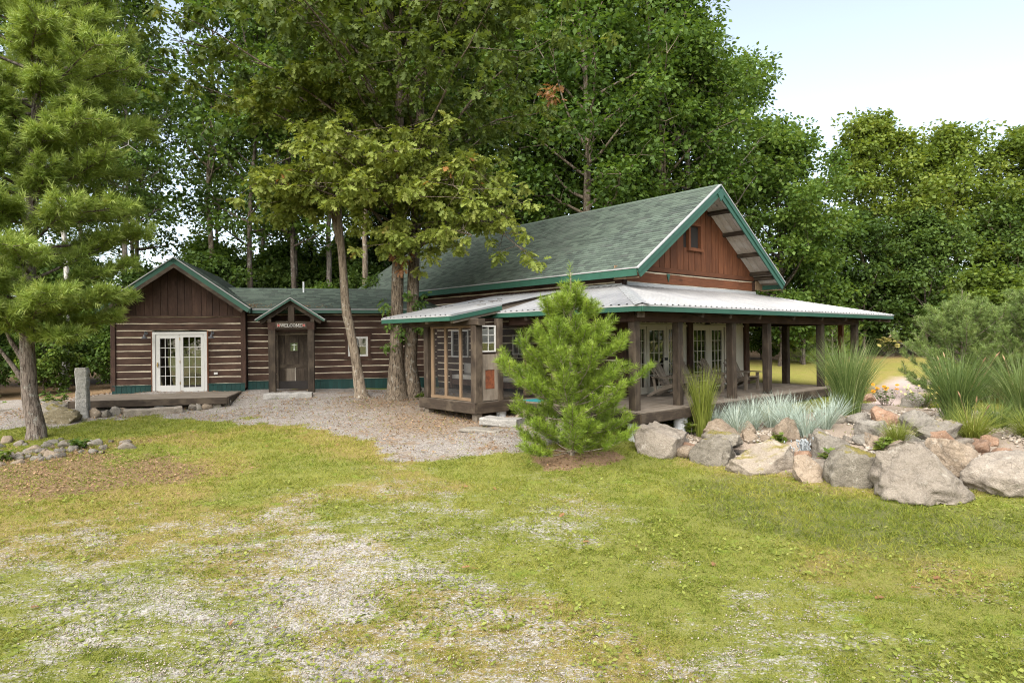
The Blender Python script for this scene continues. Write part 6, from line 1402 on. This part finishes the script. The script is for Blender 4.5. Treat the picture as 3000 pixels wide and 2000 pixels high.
# ---------------------------------------------------------------- grasses and garden plants
def strips(r, n, base, h, spread, width, arch, seg=6, upright=.5, baser=.12):
    """arching leaf blades: V, F, per-face ids"""
    az = r.rand(n) * 2 * PI; out_ = np.c_[np.cos(az), np.sin(az), np.zeros(n)]; br_ = np.sqrt(r.rand(n))[:, None] * baser; P0 = out_ * br_ * r.uniform(.2, 1, (n, 1)) + np.array(base)
    L = h * r.uniform(.6, 1.12, n); sp_ = spread * r.rand(n) ** .7; t = np.linspace(0, 1, seg + 1); el0 = PI / 2 - sp_ * upright; el = el0[:, None] - (arch * r.uniform(.4, 1.3, n) * (.3 + sp_))[:, None] * t[None] ** 1.6
    st = (L / seg)[:, None]; hx = np.cumsum(np.c_[np.zeros(n), np.cos(el[:, :-1]) * st], 1); hz = np.cumsum(np.c_[np.zeros(n), np.sin(el[:, :-1]) * st], 1)
    tw = r.normal(0, .12, (n, 1)) * t[None] ** 2 * L[:, None]; side = np.c_[-np.sin(az), np.cos(az), np.zeros(n)]
    Cn = P0[:, None] + out_[:, None] * hx[..., None] + np.array([0, 0, 1.]) * hz[..., None] + side[:, None] * tw[..., None]
    ta = r.rand(n) * PI; wd = side * np.cos(ta)[:, None] + out_ * np.sin(ta)[:, None] * .6; w = width * r.uniform(.6, 1.2, n)[:, None] * (1 - t[None] ** 2.2 * .95)
    V = np.stack([Cn - wd[:, None] * w[..., None], Cn + wd[:, None] * w[..., None]], 2); k = 2 * (seg + 1); i = np.arange(n)[:, None] * k + np.arange(seg)[None] * 2
    F = np.stack([i, i + 1, i + 3, i + 2], -1).reshape(-1, 4); return V.reshape(-1, 3), F, np.repeat(np.arange(n), seg), Cn[:, -1]
def clump(name, label, x, y, n, h, spread, width, arch, mat, seed, group=None, upright=.5, baser=.12, seeds=0, z=None, cat='grass'):
    r = rs(seed); V, F, I, tip = strips(r, n, (0, 0, 0), h, spread, width, arch, 6, upright, baser); rn = r.rand(n); tn = np.clip(r.normal(.45, .25, n), 0, 1)
    o = thing(name, label, cat, (x, y, gz1(x, y) if z is None else z), 0, group); link('blades', np_mesh('blades', V, [F], False, rn[I], tn[I]), o, M[mat])
    for k in range(seeds):
        a = r.rand() * 6.28; e = r.uniform(.75, 1.3); L = h * r.uniform(.85, 1.15); d = np.array([math.cos(a) * math.cos(e), math.sin(a) * math.cos(e), math.sin(e)]); T = Tubes(); T.add([(0, 0, 0), d * L * .6, d * L], [.003, .003, .002], 4); T.add([d * L, d * (L + .08) + [0, 0, -.01], d * (L + .2) + np.array([0, 0, -.05])], [.006, .016, .004], 6); link('seed_head', T.mesh('seed_head'), o, M['seed'])
    return o
clump('ornamental_grass', 'upright yellow green ornamental grass in front of the deck edge', 4.60, 15.75, 520, 1.62, .42, .0075, .55, 'blade_y', 1, None, .42, .17)
clump('ornamental_grass', 'huge arching silvery green grass before the right porch posts', 8.76, 16.95, 1300, 2.0, .66, .0085, .95, 'blade', 2, None, .5, .30)
clump('ornamental_grass', 'large dark arching grass in front of the grey green pine', 10.6, 15.5, 1000, 1.75, .8, .0085, 1.0, 'blade', 3, None, .55, .30, 5)
clump('ornamental_grass', 'large arching grass cut by the right picture edge', 12.0, 15.2, 1000, 1.75, .85, .0085, 1.0, 'blade', 4, None, .55, .30, 4)
clump('low_sedge', 'bright low sedge mound between the boulders', 8.05, 13.55, 600, .62, 1.05, .0042, 1.0, 'blade_y', 5, None, .75, .16)
clump('low_sedge', 'sprawling yellow green sedge below the large dark grass', 9.75, 13.75, 650, .85, 1.2, .0055, 1.1, 'blade_y', 6, None, .8, .25, 3)
clump('low_sedge', 'sprawling sedge at the right picture edge below the arching grass', 10.9, 13.6, 650, .85, 1.2, .0055, 1.1, 'blade_y', 7, None, .8, .25)
clump('low_sedge', 'sprawling dark sedge between the two large grasses', 10.9, 14.6, 500, .9, 1.2, .0055, 1.1, 'blade', 8, None, .8, .25)
gb = 'blue grey lyme grasses'
for i, (x, y, lb) in enumerate(((5.15, 16.35, 'blue grey grass tuft nearest the upright yellow green grass'), (5.72, 16.75, 'blue grey grass tuft against the deck, left'), (5.90, 16.0, 'blue grey grass tuft second in the front row'), (6.47, 16.3, 'blue grey grass tuft in the middle of the bed'), (6.62, 15.55, 'blue grey grass tuft in the middle of the front row'), (6.77, 14.95, 'blue grey grass tuft hanging over the fountain'), (7.47, 15.5, 'blue grey grass tuft right of the fountain'), (7.95, 16.1, 'blue grey grass tuft beside the huge silvery green grass'), (7.25, 16.6, 'blue grey grass tuft at the back of the bed'), (6.32, 17.05, 'blue grey grass tuft against the deck, middle'), (5.45, 15.75, 'blue grey grass tuft above the layered tan boulder'), (7.05, 17.2, 'blue grey grass tuft against the deck, right'))):
    clump('blue_grass', lb, x, y, 240, .76, 1.0, .0075, .6, 'blade_b', 20 + i, gb, .68, .17)
def leafy(name, label, x, y, n, h, w, size, mat, seed, shape=LEAF2, cat='plant', group=None, z=None, flowers=0, fmat=None, fsize=.05):
    r = rs(seed); T = Tubes(); C, A = [], []; tops = []
    for k in range(n):
        a = r.rand() * 6.28; e = np.array([math.cos(a) * w * r.rand() ** .6, math.sin(a) * w * r.rand() ** .6, h * r.uniform(.55, 1.05)]); T.add([e * [.25, .25, 0], e * [.7, .7, .5], e], [.006, .005, .003], 4); tops.append(e)
        for q in range(9):
            f = r.uniform(.25, 1); C.append(e * f * [1, 1, 1]); b_ = r.rand() * 6.28; A.append([math.cos(b_), math.sin(b_), r.uniform(-.3, .5)])
    C, A = np.array(C), np.array(A, float); m_ = len(C); o = thing(name, label, cat, (x, y, gz1(x, y) if z is None else z), 0, group); link('stem', T.mesh('stem'), o, M['twig']); link('leaves', leaf_mesh('leaves', shape, C, A, unit(np.array([0, 0, 1.]) + r.normal(0, .35, (m_, 3))), r.uniform(*size, m_), r.rand(m_), r.rand(m_)), o, M[mat])
    for k in range(flowers):
        t = tops[k % n] + r.normal(0, .03, 3) + [0, 0, .03]; np_ = 10; a = np.arange(np_) * 2 * PI / np_; c = np.repeat(t[None], np_, 0); ax_ = np.c_[np.cos(a), np.sin(a), np.full(np_, .05)]; tl_ = r.normal(0, .35, 2); nn = unit(np.repeat(np.array([[tl_[0], tl_[1] - .5, 1.]]), np_, 0)); ax_ = unit(ax_ - (ax_ * nn).sum(1, keepdims=True) * nn)
        fo_ = link('blossom', leaf_mesh('blossom', LEAF2, c, ax_, nn, np.full(np_, fsize), r.rand(np_), r.rand(np_)), o, M[fmat])
        if fsize > .04:
            V0, F0 = ICO[1]; link('flower_centre', np_mesh('flower_centre', V0 * .014 + t + nn[0] * .008, [F0], True), fo_, M['iron'])
    return o
leafy('coneflower', 'orange yellow daisy flowers at the edge of the gravel path', 10.6, 18.4, 20, .55, .42, (.05, .11), 'blade', 31, LEAF2, 'flowers', None, None, 13, 'flower', .065)
leafy('coneflower', 'orange daisy flowers left of the large dark grass', 11.7, 17.4, 14, .55, .28, (.05, .11), 'blade', 32, LEAF2, 'flowers', None, None, 15, 'flower', .075)
leafy('primrose', 'small pale yellow flowers between the two orange flower clumps', 11.35, 18.0, 36, .55, .75, (.05, .10), 'leaf_green', 33, LEAF2, 'flowers', None, None, 40, 'flower_y', .035)
leafy('goldenrod', 'yellow goldenrod in front of the dark brush across the lawn', 25.4, 43.6, 30, 1.2, .9, (.10, .2), 'leaf_yellow', 34, LEAF2, 'flowers', None, None, 30, 'flower_y', .16)
leafy('fern', 'bright yellow green fern in the gap between front boulders', 6.25, 12.55, 12, .34, .32, (.12, .22), 'leaf_yellow', 35, MAPLE, 'fern')
leafy('leafy_weed', 'green weeds beside the white deck pier', 4.35, 15.9, 12, .5, .3, (.08, .15), 'leaf_yellow', 36, MAPLE)
leafy('leafy_weed', 'dark green leafy weed on the stone heap', -10.3, 15.4, 12, .28, .28, (.08, .14), 'leaf_green', 37, MAPLE)
leafy('leafy_weed', 'yellow green weed at the left end of the stone heap', -11.2, 14.3, 8, .22, .22, (.08, .15), 'leaf_yellow', 38, MAPLE)
leafy('leafy_weed', 'low leafy weed at the foot of the oak', -2.9, 21.0, 8, .3, .25, (.08, .14), 'leaf_green', 39, MAPLE)
leafy('leafy_weed', 'bright leaves at the pond edge under the blue grass', 6.0, 14.55, 8, .25, .22, (.08, .16), 'leaf_yellow', 40, MAPLE)
leafy('leafy_weed', 'broad leaves beside the bright low sedge', 7.55, 13.2, 10, .28, .35, (.10, .18), 'leaf_yellow', 41, MAPLE)
leafy('leafy_weed', 'ferny green growth at the wood edge left of the granite post', -14.6, 20.6, 18, .55, .6, (.10, .18), 'leaf_green', 42, MAPLE)
leafy('leafy_weed', 'green growth at the far left behind the white pine', -17.0, 20.6, 22, .6, .8, (.10, .18), 'leaf_green', 43, MAPLE)
# lawn: short blades over the yard
r = rs(77); n = 700000; d_ = 5.0 + 17 * r.rand(n) ** 1.35; wdt = d_ * .86 + 1.0; x = r.uniform(-1, 1, n) * wdt; y = d_
cvx = cover(x, y); fine = fbm(x + 3, y + 8, .16, 3); wn_ = cvx['white'] + (fbm(x * .75, y * 1.6, .11, 3) - .5) * 1.3
p = (1 - .96 * sstep(cvx['drive'] + (fbm(x, y, .3, 3) - .5) * .9, .15, .75)) * (1 - cvx['lit'] * .6) * (1 - cvx['soil'] * .9) * (1 - cvx['gard'] * .97) * (1 - cvx['path']) * (1 - .72 * sstep(wn_, .22, .55)) * (.35 + .65 * sstep(fine, .35, .6))
k = r.rand(n) < p; x, y = x[k], y[k]; n = len(x); A = np.c_[r.normal(0, 1, (n, 2)), r.uniform(.15, 1.1, n)]; tone = np.clip(.10 + .50 * cvx['dry'][k] + (fbm(x, y, 1.1) - .5) * 1.3 + r.normal(0, .12, n) - .25 * cvx['clip'][k], 0, 1)
sc_ = 1 + (y - 5) * .07; S = r.uniform(.028, .070, n) * sc_ * (1 + .5 * cvx['clip'][k]); V, F, I = scatter(BLADE, np.c_[x, y, gz(x, y) + (fbm(x, y, .9) - .5) * .07 * np.exp(-((x / 40) ** 2 + ((y - 15) / 40) ** 2)) - .004], A, unit(r.normal(0, 1, (n, 3))), S, r.uniform(.0045, .010, n) * sc_)
tag(link('lawn_grass', np_mesh('lawn_grass', V, F, False, r.rand(n)[np.concatenate(I)], tone[np.concatenate(I)]), None, M['lawn']), 'short worn grass of the front lawn', None, None, 'stuff')
# clover and plantain rosettes in the lawn
r = rs(78); n = 26000; d_ = 5.0 + 11 * r.rand(n) ** 1.3; x = r.uniform(-1, 1, n) * (d_ * .86 + 1); y = d_; cvx = cover(x, y)
k = (fbm(x + 90, y, .7, 3) + r.normal(0, .05, n) > .56) & (r.rand(n) < (1 - cvx['drive']) * (1 - cvx['gard']) * (1 - cvx['soil'])); x, y = x[k], y[k]; n = len(x)
A = np.c_[r.normal(0, 1, (n, 2)), r.uniform(.0, .5, n)]; V, F, I = scatter(LEAF2, np.c_[x, y, gz(x, y) + .02], A, unit(np.array([0, 0, 1.]) + r.normal(0, .3, (n, 3))), r.uniform(.03, .075, n), r.uniform(.03, .06, n))
tag(link('lawn_clover', np_mesh('lawn_clover', V, F, False, r.rand(n)[np.concatenate(I)], r.rand(n)[np.concatenate(I)] * .6), None, M['blade_y']), 'clover and broad leaved weeds scattered through the lawn', None, None, 'stuff')
# loose pale gravel lying in the turf
c = np.c_[r.uniform(-1, 1, 60000), 5 + 7.5 * r.rand(60000) ** 1.3]; c[:, 0] *= c[:, 1] * .86 + .6; cw_ = cover(c[:, 0], c[:, 1]); k = r.rand(len(c)) < sstep(cw_['white'] + (fbm(c[:, 0] * .75, c[:, 1] * 1.6, .13, 3) - .5) * 1.3, .34, .68); pebbles('loose_gravel', 'loose pale gravel lying in the worn turf', c[k], .006, .014, 12, OCT)
# litter of dead leaves and needles on gravel, under trees
r = rs(16); n = 60000; x = r.uniform(-16, 3, n); y = r.uniform(10.5, 23.5, n); cvx = cover(x, y); p = np.maximum(cvx['drive'] * np.maximum(.55 * sstep(fbm(x, y, 1.1), .42, .62), .9 * np.exp(-((x + 1.8) ** 2 + (y - 17.6) ** 2) / 4.5) + .8 * np.exp(-((x + 4.2) ** 2 + (y - 20.8) ** 2) / 2.5)) + .05 * cvx['drive'], cvx['lit'] * .8); p = np.maximum(p, cvx['soil'] * .6); k = r.rand(n) < p; x, y = x[k], y[k]; n = len(x)
V, F, I = scatter(LEAF2, np.c_[x, y, gz(x, y) + .028], np.c_[r.normal(0, 1, (n, 2)), r.uniform(-.05, .35, n)], unit(np.array([0, 0, 1.]) + r.normal(0, .4, (n, 3))), r.uniform(.03, .085, n), r.uniform(.012, .06, n)); ii = np.concatenate(I)
M['litter'] = mk_leaf('dead_leaf_litter', [(0, (.09, .050, .026)), (.5, (.22, .135, .075)), (.85, (.36, .25, .15)), (1, (.44, .22, .10))], .1, .9, .1)
tag(link('leaf_litter', np_mesh('leaf_litter', V, F, False, r.rand(n)[ii], r.rand(n)[ii]), None, M['litter']), 'dead leaves and needles littering the gravel and bare ground', None, None, 'stuff')
n = len(ROOF_LITTER); V, F, I = scatter(LEAF2, ROOF_LITTER, np.c_[r.normal(0, 1, (n, 2)), r.uniform(-.1, .5, n)], unit(np.array([0, -.3, 1.]) + r.normal(0, .4, (n, 3))), r.uniform(.03, .09, n), r.uniform(.01, .06, n)); ii = np.concatenate(I)
ro = tag(link('roof_litter', np_mesh('roof_litter', V, F, False, r.rand(n)[ii], r.rand(n)[ii]), None, M['litter']), 'dead leaves caught in the valley of the wing roof', None, None, 'stuff'); ro.location = WLOC; ro.rotation_euler = (0, 0, WROT)
# fallen oak leaves
r = rs(15)
lv = leaf_mesh('fallen_leaf', OAK, np.array([(0, -.07, .0)]), np.array([(0, 1., .05)]), np.array([(0, 0, 1.)]), np.array([.11]), np.array([.5]), np.array([.5])); lv.materials.append(M['leaf_rust'])
for k in range(34):
    x, y = (r.uniform(-8, 6), r.uniform(5.8, 12)) if k < 16 else (r.uniform(-9, 0), r.uniform(15, 22))
    o = link('fallen_leaf', lv); o.location = (x, y, gz1(x, y) + .035); o.rotation_euler = (r.normal(0, .2), r.normal(0, .2), r.rand() * 6.28); tag(o, 'curled rust brown oak leaf fallen on the yard', 'fallen leaf', 'fallen oak leaves on the yard')
